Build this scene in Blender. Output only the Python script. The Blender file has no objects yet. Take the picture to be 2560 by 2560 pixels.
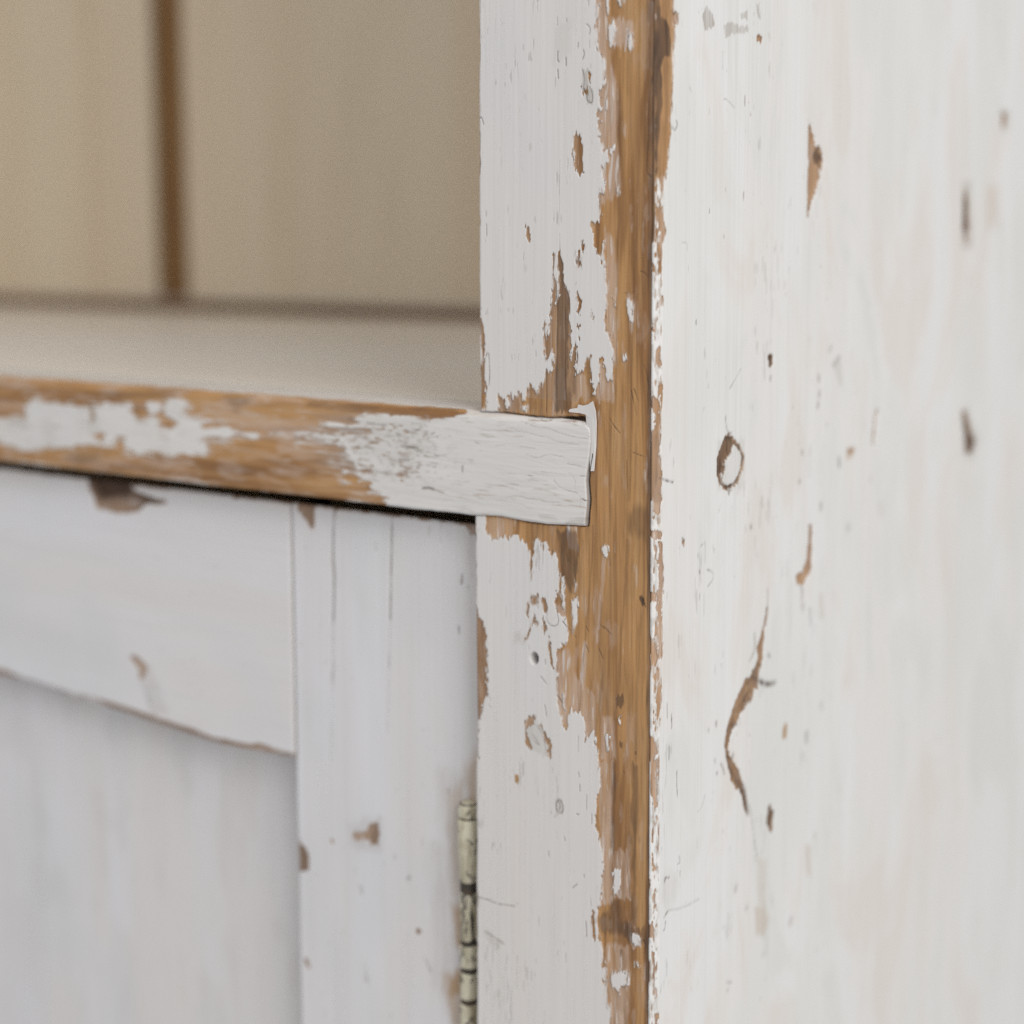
import bpy, math
import numpy as np

# ------------------------------------------------------------------ camera, light, exposure
sc = bpy.context.scene
col = sc.collection
MM = 0.001

cam_data = bpy.data.cameras.new('camera')
cam = bpy.data.objects.new('camera', cam_data)
col.objects.link(cam)
sc.camera = cam
from mathutils import Matrix, Vector
right = Vector((0.8031101, 0.5958306, 0.0))
up = Vector((-0.0903053, 0.1217210, 0.9884478))
fwd = Vector((-0.5889474, 0.7938324, -0.1515620))
m = Matrix.Identity(4)
for i in range(3):
    m[i][0], m[i][1], m[i][2] = right[i], up[i], -fwd[i]
m.translation = Vector((0.258793, -0.414203, 0.074650))
cam.matrix_world = m
cam_data.lens = 61.49
cam_data.sensor_width = 36.0
cam_data.clip_start = 0.02
cam_data.clip_end = 50.0
cam_data.dof.use_dof = True
cam_data.dof.focus_distance = 0.500
cam_data.dof.aperture_fstop = 5.2
cam_data.dof.aperture_blades = 0

world = bpy.data.worlds.new('World')
sc.world = world
world.use_nodes = True
bg = world.node_tree.nodes['Background']
bg.inputs[0].default_value = (0.98, 0.985, 1.0, 1)
bg.inputs[1].default_value = 0.47

def area_light(name, loc, target, size, power, colour):
    d = bpy.data.lights.new(name, 'AREA')
    d.shape = 'RECTANGLE'
    d.size, d.size_y = size
    d.energy = power
    d.color = colour
    o = bpy.data.objects.new(name, d)
    col.objects.link(o)
    o.location = loc
    o.rotation_euler = (Vector(target) - Vector(loc)).to_track_quat('-Z', 'Y').to_euler()
    return o
area_light('window_light', (2.2, -1.15, 1.25), (-0.1, 0.1, 0.0), (1.5, 1.8), 51, (1.0, 0.985, 0.96))

area_light('shelf_fill_light', (-0.5, -1.1, 2.3), (-0.4, 0.1, 0.0), (1.6, 1.6), 7.0, (1.0, 0.97, 0.93))  # added overhead fill that brightens the shelf, not a real lamp

vs = sc.view_settings
vs.view_transform = 'Standard'
vs.look = 'None'
vs.exposure = 0.0
vs.gamma = 1.0
vs.use_curve_mapping = False
sc.cycles.use_denoising = False      # keep the fine paint and wood texture; the little grain left reads as film grain
sc.cycles.max_bounces = 5
sc.cycles.diffuse_bounces = 4
sc.cycles.use_adaptive_sampling = True
sc.cycles.adaptive_threshold = 0.013

# ------------------------------------------------------------------ wear and tones measured on the boards, in millimetres on each face
# front: (x, z) on the stile; side: (distance from the corner joint, z); rail and door: (x, z)
TRACE = {'front':{'bare':[[[-19.46,143.3],[-19.44,141.14],[-19.2,138.97],[-18.72,135.69],[-19.83,133.96],[-18.69,132.08],[-19.11,129.21],[-18.19,126.62],[-16.17,125.05],[-16.15,122.88],[-16.58,120.72],[-16.33,118.9],[-17.66,117.15],[-18.33,116.45],[-18.07,113.15],[-17.16,112.02],[-18.94,110.27],[-17.8,108.39],[-18.46,106.58],[-17.76,103.99],[-16.61,100.64],[-15.03,100.23],[-14.78,97.28],[-17.01,95.87],[-16.31,93.64],[-15.84,90.68],[-17.39,88.48],[-17.58,84.03],[-17.78,81.06],[-20.5,80.33],[-20.25,78.09],[-19.54,75.09],[-20,74.96],[-19.07,73.46],[-17.9,69.72],[-17.22,69.53],[-17.03,73.47],[-16.27,74.96],[-16.34,72.35],[-15.64,70.85],[-15.83,66.36],[-15.34,63.36],[-15.09,60.74],[-15.28,56.97],[-15.7,53.18],[-15.45,50.92],[-14.29,48.69],[-12.66,44.96],[-12.61,40.03],[-13.26,36.58],[-14.61,35.75],[-15.34,39.53],[-16.28,42.35],[-17.19,42.13],[-17.4,39.45],[-17.14,36.4],[-17.82,35.22],[-18.48,32.12],[-19.18,32.47],[-19.9,35.51],[-20.39,39.32],[-20.88,42.75],[-21.81,42.71],[-22.72,40.38],[-23.63,38.61],[-24.56,37.22],[-25.26,37.19],[-24.83,42.6],[-26.02,46.02],[-26.95,45.6],[-27.16,42.12],[-27.86,41.32],[-27.21,49.05],[-27.93,52.87],[-27.75,60.52],[-28.69,61.65],[-29.87,63.93],[-30.37,68.88],[-31.33,73.25],[-31.94,72.3],[-31.99,64.28],[-32.55,63.13],[-33.42,66.18],[-33.21,71.54],[-33.59,72.11],[-33.56,66.18],[-33.16,61.59],[-33.63,61.19],[-34.32,55.79],[-35.02,51.14],[-35.81,47.24],[-36.44,48.77],[-36.93,51.28],[-36.76,45.65],[-35.93,41.01],[-34.74,42.61],[-33.8,44.98],[-34.01,38.75],[-35.44,37.12],[-36.16,38.07],[-36.87,35.1],[-38.55,32.67],[-39.76,31.43],[-41.22,33.92],[-42.44,32.87],[-42.92,30.08],[-43.9,28.85],[-44.78,28.8],[-45.12,30.76],[-46.11,30.91],[-46.45,29.9],[-49.32,30.55],[-49.47,27.55],[-50.31,27.91],[-51.31,30.05],[-53.4,30.54],[-53.56,24.32],[-23.74,21.38],[-58.11,-5.75],[-57.87,-11.49],[-55.83,-12.93],[-53.29,-13.09],[-50.77,-11.81],[-49.76,-13.14],[-48.76,-11.41],[-47.26,-10.45],[-45.26,-12.28],[-42.78,-13.25],[-41.89,-15.59],[-41.48,-19.61],[-41.23,-23.85],[-40.99,-19.55],[-40.8,-15.47],[-40.31,-12.59],[-38.35,-11.99],[-36.88,-14.26],[-36.4,-12.19],[-34.69,-13.22],[-34.04,-17.18],[-33.23,-14.68],[-32.01,-16.16],[-31.27,-19.29],[-30.54,-20.82],[-31.01,-24.9],[-32.05,-28.25],[-32.68,-30.35],[-31.55,-32.64],[-30.48,-33.72],[-29.26,-34.78],[-28.04,-37.05],[-27.31,-39.38],[-28.98,-42.85],[-30.19,-41.8],[-31.15,-43.56],[-31.88,-45.3],[-31.28,-47.66],[-31.75,-51.83],[-31.81,-58],[-31.31,-61.62],[-30.08,-63.89],[-29.23,-67.46],[-28.35,-67.32],[-27.89,-63.54],[-26.2,-61.62],[-24.99,-62.45],[-23.32,-61.15],[-21.71,-64.16],[-21.57,-70.68],[-20.72,-68.49],[-18.26,-66.84],[-17.49,-72.42],[-16.85,-75.25],[-16.91,-77.71],[-16.18,-79.62],[-15.9,-83.67],[-16.83,-86.31],[-17.5,-91.8],[-17.22,-95.47],[-15.99,-99.36],[-15.25,-102.52],[-14.49,-107.34],[-15,-113.28],[-15.24,-119.19],[-16.52,-120.33],[-16.96,-125.47],[-15.72,-129.39],[-14.72,-133.36],[-14.1,-137.43],[-13.59,-140.68],[-14.15,-142.52],[-12.91,-146.43],[-12.05,-150.45],[-11.8,-161.04],[4.46,-156.42],[2.5,141.5]],[[-26.87,104.86],[-25.49,105.18],[-24.12,104.58],[-23.77,101.24],[-23.38,98.26],[-23.58,94.55],[-24.72,93.64],[-25.88,94.23],[-26.58,96.48],[-27.16,100.6]],[[-42.76,79.71],[-41.55,77.79],[-42.27,75.87],[-43.24,76.64]],[[-22.2,121.58],[-21.07,121.52],[-21.19,119.52],[-21.96,119.93]],[[-23.53,117.26],[-22.39,117.39],[-22.15,115.91],[-23.29,116.33]],[[-16.59,122.18],[-15.7,121.94],[-15.89,119.24],[-16.7,119.64]],[[-23.9,75.34],[-22.97,74.21],[-23.56,72.33],[-24.12,73.46]],[[-24.8,72.32],[-24.34,71.57],[-24.78,69.68],[-23.85,68.17],[-24.77,67.41],[-25.71,70.05]],[[-24.95,60.57],[-24.48,59.06],[-23.54,57.93],[-24.22,56.02],[-24.68,54.1],[-25.14,54.47]],[[-25.12,51.41],[-24.42,51.43],[-24.63,48.36],[-25.11,49.5]],[[-20.06,54.97],[-19.37,54.61],[-19.59,53.46]],[[-61.3,52.41],[-59.78,52.05],[-58.53,48.1],[-58.3,40.12],[-58.57,34.1],[-57.93,30.11],[-58.09,25.67],[-61.91,25.46],[-60.85,36.01],[-59.57,39.27],[-59.8,45.67],[-60.3,48.85]],[[-40.77,-28.9],[-38.8,-28.66],[-39.28,-31.17],[-41.26,-31.82]],[[-37.32,-29.3],[-36.34,-29.58],[-35.35,-31.5],[-36.08,-34.03],[-36.82,-32.9]],[[-40.26,-34.56],[-38.53,-36.39],[-39.76,-37.78],[-41,-37.53]],[[-37.05,-35.79],[-36.07,-36.88],[-35.33,-38.01],[-36.3,-40.59],[-36.9,-38.63]],[[-42.75,-31.19],[-42.15,-31.93],[-42.5,-34.85],[-42.99,-34.09]],[[-41.25,-38.59],[-42.24,-39.75],[-43.23,-42.77],[-42.73,-40.64]],[[-34.58,-40.77],[-33.83,-45.16],[-32.83,-49.53],[-33.57,-49.22],[-34.81,-44.89]],[[-62.85,-34.92],[-61.81,-35.21],[-61.04,-37.63],[-58.98,-40.3],[-58.21,-43.13],[-58.49,-47.37],[-57.46,-51.44],[-57.99,-55.74],[-57.48,-59.89],[-59.05,-64.38],[-60.11,-68.81],[-61.43,-70.73],[-61.63,-81.92],[-64.38,-83.71],[-64.16,-35.5]],[[-43.19,-67.71],[-41.19,-65.92],[-39.19,-66.43],[-40.18,-67.42],[-41.94,-67.92],[-42.43,-72.62],[-40.67,-75.67],[-42.68,-75.6],[-42.93,-71.86]],[[-37.69,-68.05],[-35.45,-70.17],[-33.61,-74.85],[-33.94,-78.03],[-34.68,-77.12],[-34.94,-73.83],[-36.19,-70.72]],[[-18.44,-122.04],[-17.95,-121.92],[-17.15,-131.01],[-18.12,-130.82]]],
 'keep':[[[-15.15,134.35],[-13.38,134.05],[-13.14,131.7],[-13.54,128.13],[-14.65,128.56],[-15.35,131.49]],[[-8.98,132.84],[-7.44,131.66],[-7.18,127.72],[-8.71,128.18],[-9.18,130.71]],[[-12.57,140.6],[-10.16,140.41],[-10.59,139.37],[-11.68,138.92]],[[-16.1,140.88],[-15.44,140.83],[-15.27,136.87],[-15.97,136.57]],[[-16.08,115.98],[-15.5,115.58],[-15.59,111.22],[-15.99,111.24]],[[-14.82,101.69],[-13.03,100.9],[-13.91,99.46],[-14.81,99.85]],[[-12.46,89.14],[-11.93,89.86],[-12,88.03],[-12.45,88.4]],[[-13.27,59.64],[-12.13,58.91],[-11.88,56.29],[-12.56,57.03]],[[-8.55,58.98],[-6.55,59.39],[-6.25,53.43],[-7.36,53.02],[-8.29,56.37]],[[-25.05,41.24],[-23.89,41.87],[-22.25,40.78],[-22.48,39.62],[-24.09,37.62],[-25.26,37.19]],[[-35.21,39.48],[-33.79,43.03],[-33.77,38.76],[-35.2,37.14]],[[-9.72,43.93],[-8.59,43.97],[-8.79,42.08],[-9.61,42.42]],[[-50.56,27.89],[-49.72,26.94],[-50.21,25.91],[-50.71,26.48]],[[-44.78,27.61],[-43.16,27.3],[-43.4,25.9],[-44.78,25.82]],[[-32.55,63.13],[-31.75,63.9],[-31.88,59.69],[-32.43,57.37]],[[-29.96,-21.56],[-29.09,-23.06],[-28.82,-27.05],[-29.28,-31.95],[-30.25,-30.86],[-30.75,-27.29]],[[-25.74,-22.68],[-24.77,-24.16],[-25.47,-26.25]],[[-26.41,-28.77],[-24.56,-27.14],[-24.47,-32.95],[-25.64,-36.73],[-26.11,-39.02],[-26.72,-33.24]],[[-16.16,-12.49],[-14.55,-10.75],[-14.3,-12.3],[-15.21,-13.97],[-15.91,-13.84]],[[-9.86,-60.19],[-8.92,-60.43],[-9.36,-62.92],[-10.02,-62.22]],[[-14.23,-66.97],[-12.96,-67.16],[-13.25,-71.27],[-14.06,-70.6]],[[-29,-38.8],[-28.27,-39.1],[-28.75,-40.79]],[[-29.87,-56.87],[-28.65,-57.09],[-28.87,-62.05],[-29.75,-60.55]],[[-11.77,-139.79],[-7.98,-138.17],[-5.38,-138.13],[-5.57,-141.96],[-7.92,-143.42],[-8.85,-144.93],[-10.77,-143.96],[-11.83,-143.61]],[[-11.16,-107.44],[-8.79,-107.74],[-8.76,-111.04],[-9.19,-114.46],[-10.6,-115.61],[-11.11,-112.4]],[[-4.81,-126.3],[-3.42,-125.54],[-1.54,-126.33],[-1.97,-128.92],[-3.83,-129.59]],[[-3.08,-133.78],[-2.37,-134.02],[-2.59,-135.32],[-3.16,-135.05]]],
 'dark':[[[[-31.8,72.3],[-30.6,68.88],[-29.87,63.93],[-27.98,60.52],[-27.91,49.03],[-28.57,41.3],[-27.54,26.6],[-33.24,26.28],[-32.61,45.02],[-32.35,60.45]],0.5,0.75],[[[-28.69,61.27],[-27.75,60.52],[-27.93,52.1],[-29.11,52.84]],0.4,0.5],[[[-42.92,32.85],[-40.98,33.73],[-39.51,29.08],[-39.99,25.89],[-42.91,25.73]],0.5,0.35],[[[-27.19,45.59],[-25.78,45.64],[-24.82,41.44],[-25.69,31.75],[-27.1,31.68]],0.4,0.5],[[[-22.5,42.3],[-20.74,42.37],[-19.9,35.51],[-19.17,31.32],[-21.01,30.45],[-21.98,35.79]],0.4,0.4],[[[-53.3,30.35],[-51.31,29.65],[-50.81,26.08],[-53.56,25.93]],0.3,0.4],[[[-49.32,30.15],[-46.35,29.91],[-45.37,25.99],[-49.57,25.75]],0.3,0.4],[[[-32.05,-8.55],[-24.88,-7.85],[-24.81,-18.58],[-26.43,-26.77],[-28.6,-24.61],[-30.55,-19.21]],0.7,0.8],[[[-7.32,-0.7],[-4.18,1.13],[-0.81,0.66],[0.01,-3.49],[-0.46,-8.15],[-3.62,-7.7],[-5.89,-6.76],[-7.51,-4.2]],1.8,0.5],[[[-10.84,-55.12],[-8.53,-54.56],[-8.05,-55.88],[-9.18,-58.07],[-10.35,-57.85]],0.3,0.8],[[[-9.76,-69.04],[-8.37,-68.39],[-8.58,-70.05],[-9.51,-70.41]],0.2,0.7],[[[-3.17,-24.75],[-2.48,-25.06],[-1.46,-27.28],[-2.23,-27.37]],0.15,1],[[[-4.65,-69.76],[-3.96,-69.64],[-3.95,-70.44],[-4.64,-70.56]],0.1,0.7],[[[-16.74,-123.32],[-12.92,-121.16],[-11.06,-116.96],[-9.16,-116.94],[-7.68,-122.42],[-3.44,-123.47],[-0.64,-123.63],[0.79,-127],[-1.5,-129.22],[-5.26,-128.07],[-9.04,-127.75],[-15.73,-127.71]],0.8,0.65],[[[-10.99,-123.62],[-8.15,-123.36],[-5.31,-123.93],[-3.43,-124.72],[-6.21,-127.89],[-10.01,-126.31]],0.3,0.8],[[[-9,-131.93],[-7.57,-131.99],[-7.78,-134.56],[-8.73,-134.38]],0.3,0.6],[[[-5.22,-74.36],[-3.15,-73.98],[-3.07,-98.29],[-3.22,-123.01],[-4.38,-123.29],[-5.15,-98.73]],0.6,0.55],[[[-11.96,-75.58],[-10.79,-75.37],[-11.21,-102.48],[-12.07,-101.84]],0.4,0.5],[[[-5.17,140.01],[-0.87,139.67],[-1.05,122],[-2.38,94.05],[-3.88,107.83]],1.5,0.25],[[[-2.8,139.82],[-0.87,139.67],[-1,133.34],[-2.51,134.15]],0.5,0.6]],
 'wash':[[[[-20.12,141.92],[-15.67,141.56],[-15.07,125.7],[-13.22,119.09],[-11.82,111.78],[-11.91,88.02],[-14.67,86.22],[-17.83,86.26],[-18.93,108.43],[-18.64,126.65]],0.8,0.75],[[[-15.18,136.51],[-7.26,134.14],[-7.18,128.08],[-15.1,128.59]],0.7,0.8],[[[-2.8,139.82],[-0.87,139.67],[-1.22,134.06],[-2.5,133.44]],0.4,0.5],[[[-16.18,79.43],[-13.21,75.7],[-12.01,68.26],[-11.72,41.96],[-13.75,39.98],[-15.21,49.41]],0.7,0.6],[[[-19.22,37.84],[-17.42,41.74],[-14.62,36.14],[-12.82,38.12],[-13.19,30.48],[-18.69,30.19]],0.6,0.65],[[[-25.73,37.17],[-22,38.1],[-21.02,30.83],[-26.15,30.18]],0.6,0.55],[[[-8.34,60.85],[-6.34,60.88],[-6.24,52.68],[-8.02,52.63]],0.5,0.5],[[[-35.27,54.23],[-32.68,60.44],[-32.54,29.45],[-35.66,33.2],[-35.71,44.91]],0.5,0.35],[[[-53.3,30.35],[-44.88,30.78],[-44.38,26.04],[-53.31,25.54]],0.4,0.5],[[[-58.11,-6.99],[-48.76,-6.11],[-48.76,-13.04],[-58.13,-13.58]],0.6,0.45],[[[-28.46,-6.8],[-24.8,-6.45],[-24.75,-13.19],[-28.28,-13.36]],0.15,0.95],[[[-31.87,-45.71],[-27.53,-42.65],[-25.55,-50.9],[-17.87,-57.03],[-17.71,-75.41],[-21.55,-72.73],[-31.79,-64.17]],0.8,0.75],[[[-15.68,-13.62],[-15.07,-14.74],[-15.57,-25.46],[-16.64,-35.94],[-17.49,-36.05],[-17.18,-28.04],[-16.32,-20.01]],0.2,0.8],[[[-23.2,-44.48],[-21.8,-40.25],[-21.04,-46.19],[-22.62,-58.59],[-23.58,-57.93]],0.5,0.8],[[[-15.93,-61.58],[-11.71,-60.89],[-10.64,-74.14],[-16.76,-75.24]],0.6,0.6],[[[-36.33,-31.21],[-30.49,-30.49],[-27.55,-39.01],[-36.3,-40.18]],0.6,0.8],[[[-17.16,-75.71],[-11.5,-74.69],[-11.69,-102.17],[-11.53,-117.49],[-15.33,-119.63],[-15.99,-99.36]],0.6,0.65],[[[-11.21,-102.07],[-6.3,-100.61],[-5.42,-115.25],[-11.06,-116.55]],0.5,0.6],[[[-13.77,-131.86],[-10.92,-130.31],[-6.18,-130.39],[-5.89,-154.36],[-11.82,-158.48]],0.8,0.65],[[[-5.29,-126],[-1.08,-125.8],[-1.5,-129.22],[-4.77,-130.04]],0.2,0.9],[[[-16.25,-123.62],[-11.47,-122.9],[-11.44,-126.24],[-15.26,-127.17]],0.4,0.5]],
 'line':[[[[-1.23,119.88],[-1.25,119.7],[-1.3,119.35],[-1.38,118.81],[-1.47,118.11],[-1.58,117.4],[-1.69,116.69],[-1.81,115.98],[-1.94,115.27],[-2.06,114.34],[-2.15,113.18],[-2.22,111.79],[-2.28,110.18],[-2.3,108.74],[-2.3,107.49],[-2.26,106.41],[-2.19,105.51],[-2.18,104.43],[-2.21,103.17],[-2.3,101.73],[-2.44,100.11],[-2.56,98.67],[-2.65,97.41],[-2.71,96.32],[-2.76,95.42],[-2.68,94.65],[-2.48,94.01],[-2.16,93.5],[-1.72,93.13],[-1.39,92.85],[-1.17,92.66],[-1.06,92.57]],0.16,0.9],[[[-32.58,137.62],[-32.48,135.23]],0.09,0.7],[[[-32.31,128.23],[-32.34,127.59],[-32.4,126.3],[-32.3,125.56],[-32.05,125.36],[-31.92,125.26]],0.12,0.7],[[[-32.28,123.07],[-32.13,120.66]],0.14,0.7],[[[-29.53,126.22],[-29.42,124.01]],0.2,0.8],[[[-21.91,141.34],[-21.89,139.72]],0.16,0.7],[[[-21.59,130.46],[-21.49,128.57]],0.15,0.7],[[[-25.35,129.99],[-25.52,128.72]],0.25,0.6],[[[-23.7,128.06],[-23.56,127.78],[-23.29,127.21],[-23.32,126.58],[-23.65,125.87],[-23.82,125.51]],0.1,0.6],[[[-22.53,134.88],[-22.19,134.58],[-21.51,134],[-21.28,133.25],[-21.5,132.37],[-21.61,131.92]],0.12,0.5],[[[-29.45,136.84],[-29.22,135.91]],0.1,0.6],[[[-21.18,123.89],[-21.17,122.98]],0.12,0.6],[[[-23.79,122.59],[-23.75,122.4],[-23.66,122.03],[-23.53,121.48],[-23.35,120.73],[-23.27,120.02],[-23.28,119.33],[-23.39,118.68],[-23.59,118.04],[-23.65,117.5],[-23.56,117.04],[-23.32,116.66],[-22.95,116.36],[-22.66,116.03],[-22.47,115.65],[-22.38,115.23],[-22.37,114.78],[-22.26,114.37],[-22.03,114.02],[-21.69,113.72],[-21.23,113.47],[-20.88,113.45],[-20.64,113.67],[-20.51,114.12],[-20.48,114.8],[-20.53,115.46],[-20.64,116.08],[-20.83,116.67],[-21.1,117.23],[-21.29,117.65],[-21.42,117.93],[-21.49,118.07]],0.12,0.6],[[[-60.33,110.88],[-60.08,110.97],[-59.59,111.13],[-59.18,110.68],[-58.86,109.62],[-58.7,109.08]],0.1,0.7],[[[-57.83,84.09],[-57.83,82.54]],0.08,0.5],[[[-57.69,80.39],[-57.6,76.87]],0.09,0.6],[[[-56.94,42.37],[-56.88,41.22],[-56.76,38.94],[-56.7,36.99],[-56.71,35.39],[-56.76,34.14],[-56.86,33.23],[-56.91,32.77]],0.16,0.75],[[[-59.77,56.02],[-59.67,55.23]],0.15,0.6],[[[-32.46,63.13],[-32.42,60.54],[-32.35,55.35],[-32.38,48.88],[-32.51,41.13],[-32.5,34.62],[-32.36,29.35],[-32.29,26.72]],0.12,0.8],[[[-29.6,56.66],[-29.53,53.78],[-29.38,48.01],[-29.35,43.2],[-29.44,39.33],[-29.36,34.97],[-29.09,30.12],[-28.96,27.69]],0.1,0.6],[[[-28.59,45.16],[-28.46,38.98]],0.2,0.8],[[[-36.16,37.87],[-36.09,36.21],[-35.96,32.89],[-35.95,29.95],[-36.06,27.39],[-36.12,26.11]],0.12,0.6],[[[-2.76,41.19],[-2.53,40.54],[-2.07,39.25],[-1.66,37.48],[-1.29,35.25],[-1.11,34.13]],0.25,0.5],[[[-6.9,33.84],[-6.72,33.09],[-6.37,31.6],[-5.9,29.92],[-5.32,28.06],[-5.03,27.13]],0.14,0.8],[[[-6.01,34.27],[-4.54,31.13]],0.14,0.8],[[[-14.05,25.45],[-13.7,24.99],[-13.01,24.08],[-12.15,23.12],[-11.11,22.14],[-10.6,21.64]],0.14,0.85],[[[-4.21,67.03],[-3.82,66.94],[-3.05,66.76],[-2.55,66.44],[-2.32,65.99],[-2.21,65.76]],0.12,0.7],[[[-6.24,16.38],[-2.64,15.5]],0.12,0.5],[[[-10.36,60.81],[-6.35,61.25]],0.12,0.35],[[[-8.24,13.94],[-7.92,5.89]],0.15,0.7],[[[-31.81,-58],[-29.85,-60.15]],0.15,0.8],[[[-29.74,-35.25],[-29.2,-35.78],[-28.1,-36.86],[-26.98,-37.92],[-25.82,-38.97],[-25.24,-39.5]],0.12,0.9],[[[-21.6,-35.8],[-20.87,-37.31]],0.15,0.8],[[[-16.65,-34.74],[-15.24,-35.76]],0.15,0.8],[[[-15.48,-34.99],[-12.89,-37.04]],0.08,0.6],[[[-17.06,-42],[-15.62,-44.6]],0.15,0.7],[[[-21.79,-41.45],[-20.59,-43.5]],0.15,0.7],[[[-28.65,-15],[-28.4,-17.37]],0.12,0.9],[[[-28.4,-16.57],[-26,-18.71]],0.08,0.4],[[[-41.85,-31.9],[-42.99,-34.91]],0.1,0.7],[[[-37.74,-53.13],[-35.26,-55.23]],0.14,0.6],[[[-36.23,-61.58],[-36.1,-61.98],[-35.85,-62.77],[-35.66,-63.67],[-35.53,-64.68],[-35.47,-65.19]],0.16,0.6],[[[-42.23,-44.28],[-41.98,-45.49]],0.1,0.6],[[[-36.03,-47.73],[-36.02,-49.17]],0.14,0.7],[[[-36.33,-31.62],[-36.27,-31.77],[-36.14,-32.05],[-35.96,-32.49],[-35.71,-33.07],[-35.57,-33.59],[-35.54,-34.04],[-35.61,-34.43],[-35.8,-34.76],[-35.8,-35.14],[-35.61,-35.57],[-35.24,-36.06],[-34.69,-36.6],[-34.12,-36.96],[-33.54,-37.14],[-32.95,-37.14],[-32.34,-36.95],[-31.87,-36.69],[-31.54,-36.34],[-31.34,-35.91],[-31.29,-35.39],[-31.3,-34.81],[-31.4,-34.17],[-31.57,-33.45],[-31.81,-32.68],[-32,-32.09],[-32.12,-31.7],[-32.18,-31.51]],0.16,0.5],[[[-40.68,-71.48],[-40.65,-71.61],[-40.58,-71.86],[-40.49,-72.23],[-40.36,-72.74],[-40.11,-73.19],[-39.73,-73.6],[-39.23,-73.95],[-38.61,-74.27],[-38.23,-74.38],[-38.11,-74.31],[-38.23,-74.04],[-38.61,-73.58],[-38.97,-73.16],[-39.31,-72.77],[-39.64,-72.43],[-39.95,-72.12],[-40.19,-71.88],[-40.34,-71.73],[-40.42,-71.65]],0.14,0.5],[[[-37.19,-69.22],[-36.69,-69.97],[-35.7,-71.46],[-35.01,-73.22],[-34.63,-75.23],[-34.44,-76.24]],0.12,0.5],[[[-40.18,-68.05],[-39.62,-68.37],[-38.5,-69.02],[-37.5,-70.31],[-36.62,-72.24],[-36.05,-74.23],[-35.8,-76.28],[-35.67,-77.3]],0.1,0.35],[[[-23.98,-69.05],[-24.04,-73.99]],0.1,0.5],[[[-56.97,-62.35],[-56.46,-63.54]],0.12,0.4],[[[-57.24,-64.94],[-56.2,-65.83]],0.1,0.4],[[[-58.23,-50.29],[-57.97,-49.62]],0.14,0.5],[[[-31.83,-91.3],[-31.77,-91.2],[-31.65,-90.99],[-31.47,-90.68],[-31.22,-90.27],[-30.96,-90.04],[-30.69,-89.98],[-30.4,-90.11],[-30.08,-90.41],[-29.82,-90.79],[-29.6,-91.25],[-29.43,-91.77],[-29.31,-92.38],[-29.31,-92.9],[-29.43,-93.34],[-29.67,-93.7],[-30.04,-93.99],[-30.4,-94.14],[-30.76,-94.16],[-31.11,-94.04],[-31.45,-93.8],[-31.7,-93.51],[-31.86,-93.17],[-31.92,-92.79],[-31.88,-92.36],[-31.86,-92.04],[-31.84,-91.83],[-31.83,-91.72]],0.2,0.7],[[[-30.85,-90.69],[-30.73,-90.98],[-30.48,-91.56],[-30.47,-92.19],[-30.72,-92.87],[-30.84,-93.21]],0.3,0.6],[[[-62.36,-127.73],[-62.19,-127.73],[-61.86,-127.74],[-61.36,-127.75],[-60.7,-127.76],[-60.03,-127.77],[-59.37,-127.76],[-58.71,-127.75],[-58.05,-127.73],[-57.39,-127.74],[-56.73,-127.78],[-56.07,-127.85],[-55.42,-127.95],[-54.74,-128.01],[-54.05,-128.03],[-53.35,-128.01],[-52.63,-127.95],[-51.83,-127.87],[-50.95,-127.78],[-49.99,-127.66],[-48.96,-127.53],[-48.18,-127.43],[-47.66,-127.36],[-47.4,-127.33]],0.2,0.65],[[[-59.2,-138.27],[-58.54,-138.44],[-57.21,-138.78],[-55.96,-139.13],[-54.77,-139.5],[-53.52,-139.91],[-52.22,-140.37],[-51.56,-140.59]],0.28,0.4],[[[-56.56,-139.39],[-55.77,-141.41]],0.2,0.25],[[[-54.18,-140.13],[-53.93,-142.94]],0.2,0.25],[[[-20.83,-125.98],[-20.55,-130.78]],0.13,0.6],[[[-23.84,-80.21],[-23.49,-81.59]],0.1,0.5],[[[-23.33,-83.84],[-23.31,-85.91]],0.1,0.5],[[[-18.93,-92.09],[-19,-95]],0.12,0.6],[[[-17.97,-92.11],[-17.24,-93.82]],0.12,0.6],[[[-34.6,-107.06],[-34.39,-108.72]],0.16,0.6],[[[-21.67,-111.43],[-21.42,-112.21]],0.2,0.5],[[[-24.08,-114.91],[-25.79,-116.56]],0.18,0.5],[[[-24.47,-93.2],[-23.75,-93.26]],0.25,0.5],[[[-28.13,-137.57],[-28.11,-140.57]],0.18,0.5],[[[-28.83,-101.2],[-28.57,-102.41]],0.16,0.5],[[[-19.2,-118.01],[-18.93,-120.89]],0.12,0.4],[[[-20.9,-86.68],[-20.86,-91.23]],0.08,0.4],[[[-13.69,-140.7],[-13.72,-140.81],[-13.78,-141.04],[-13.86,-141.38],[-13.98,-141.84],[-13.97,-142.42],[-13.84,-143.13],[-13.6,-143.96],[-13.22,-144.93],[-12.9,-145.9],[-12.62,-146.89],[-12.38,-147.88],[-12.2,-148.9],[-12.05,-150],[-11.95,-151.21],[-11.89,-152.51],[-11.87,-153.92],[-11.86,-154.97],[-11.85,-155.67],[-11.85,-156.02]],0.12,0.5],[[[-6.97,-103.22],[-5.42,-115.25]],0.2,0.3],[[[-0.6,-126.93],[-0.12,-128.05]],0.25,0.9],[[[-8.2,-77.33],[-7.96,-77.69]],0.2,0.8]],
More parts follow.
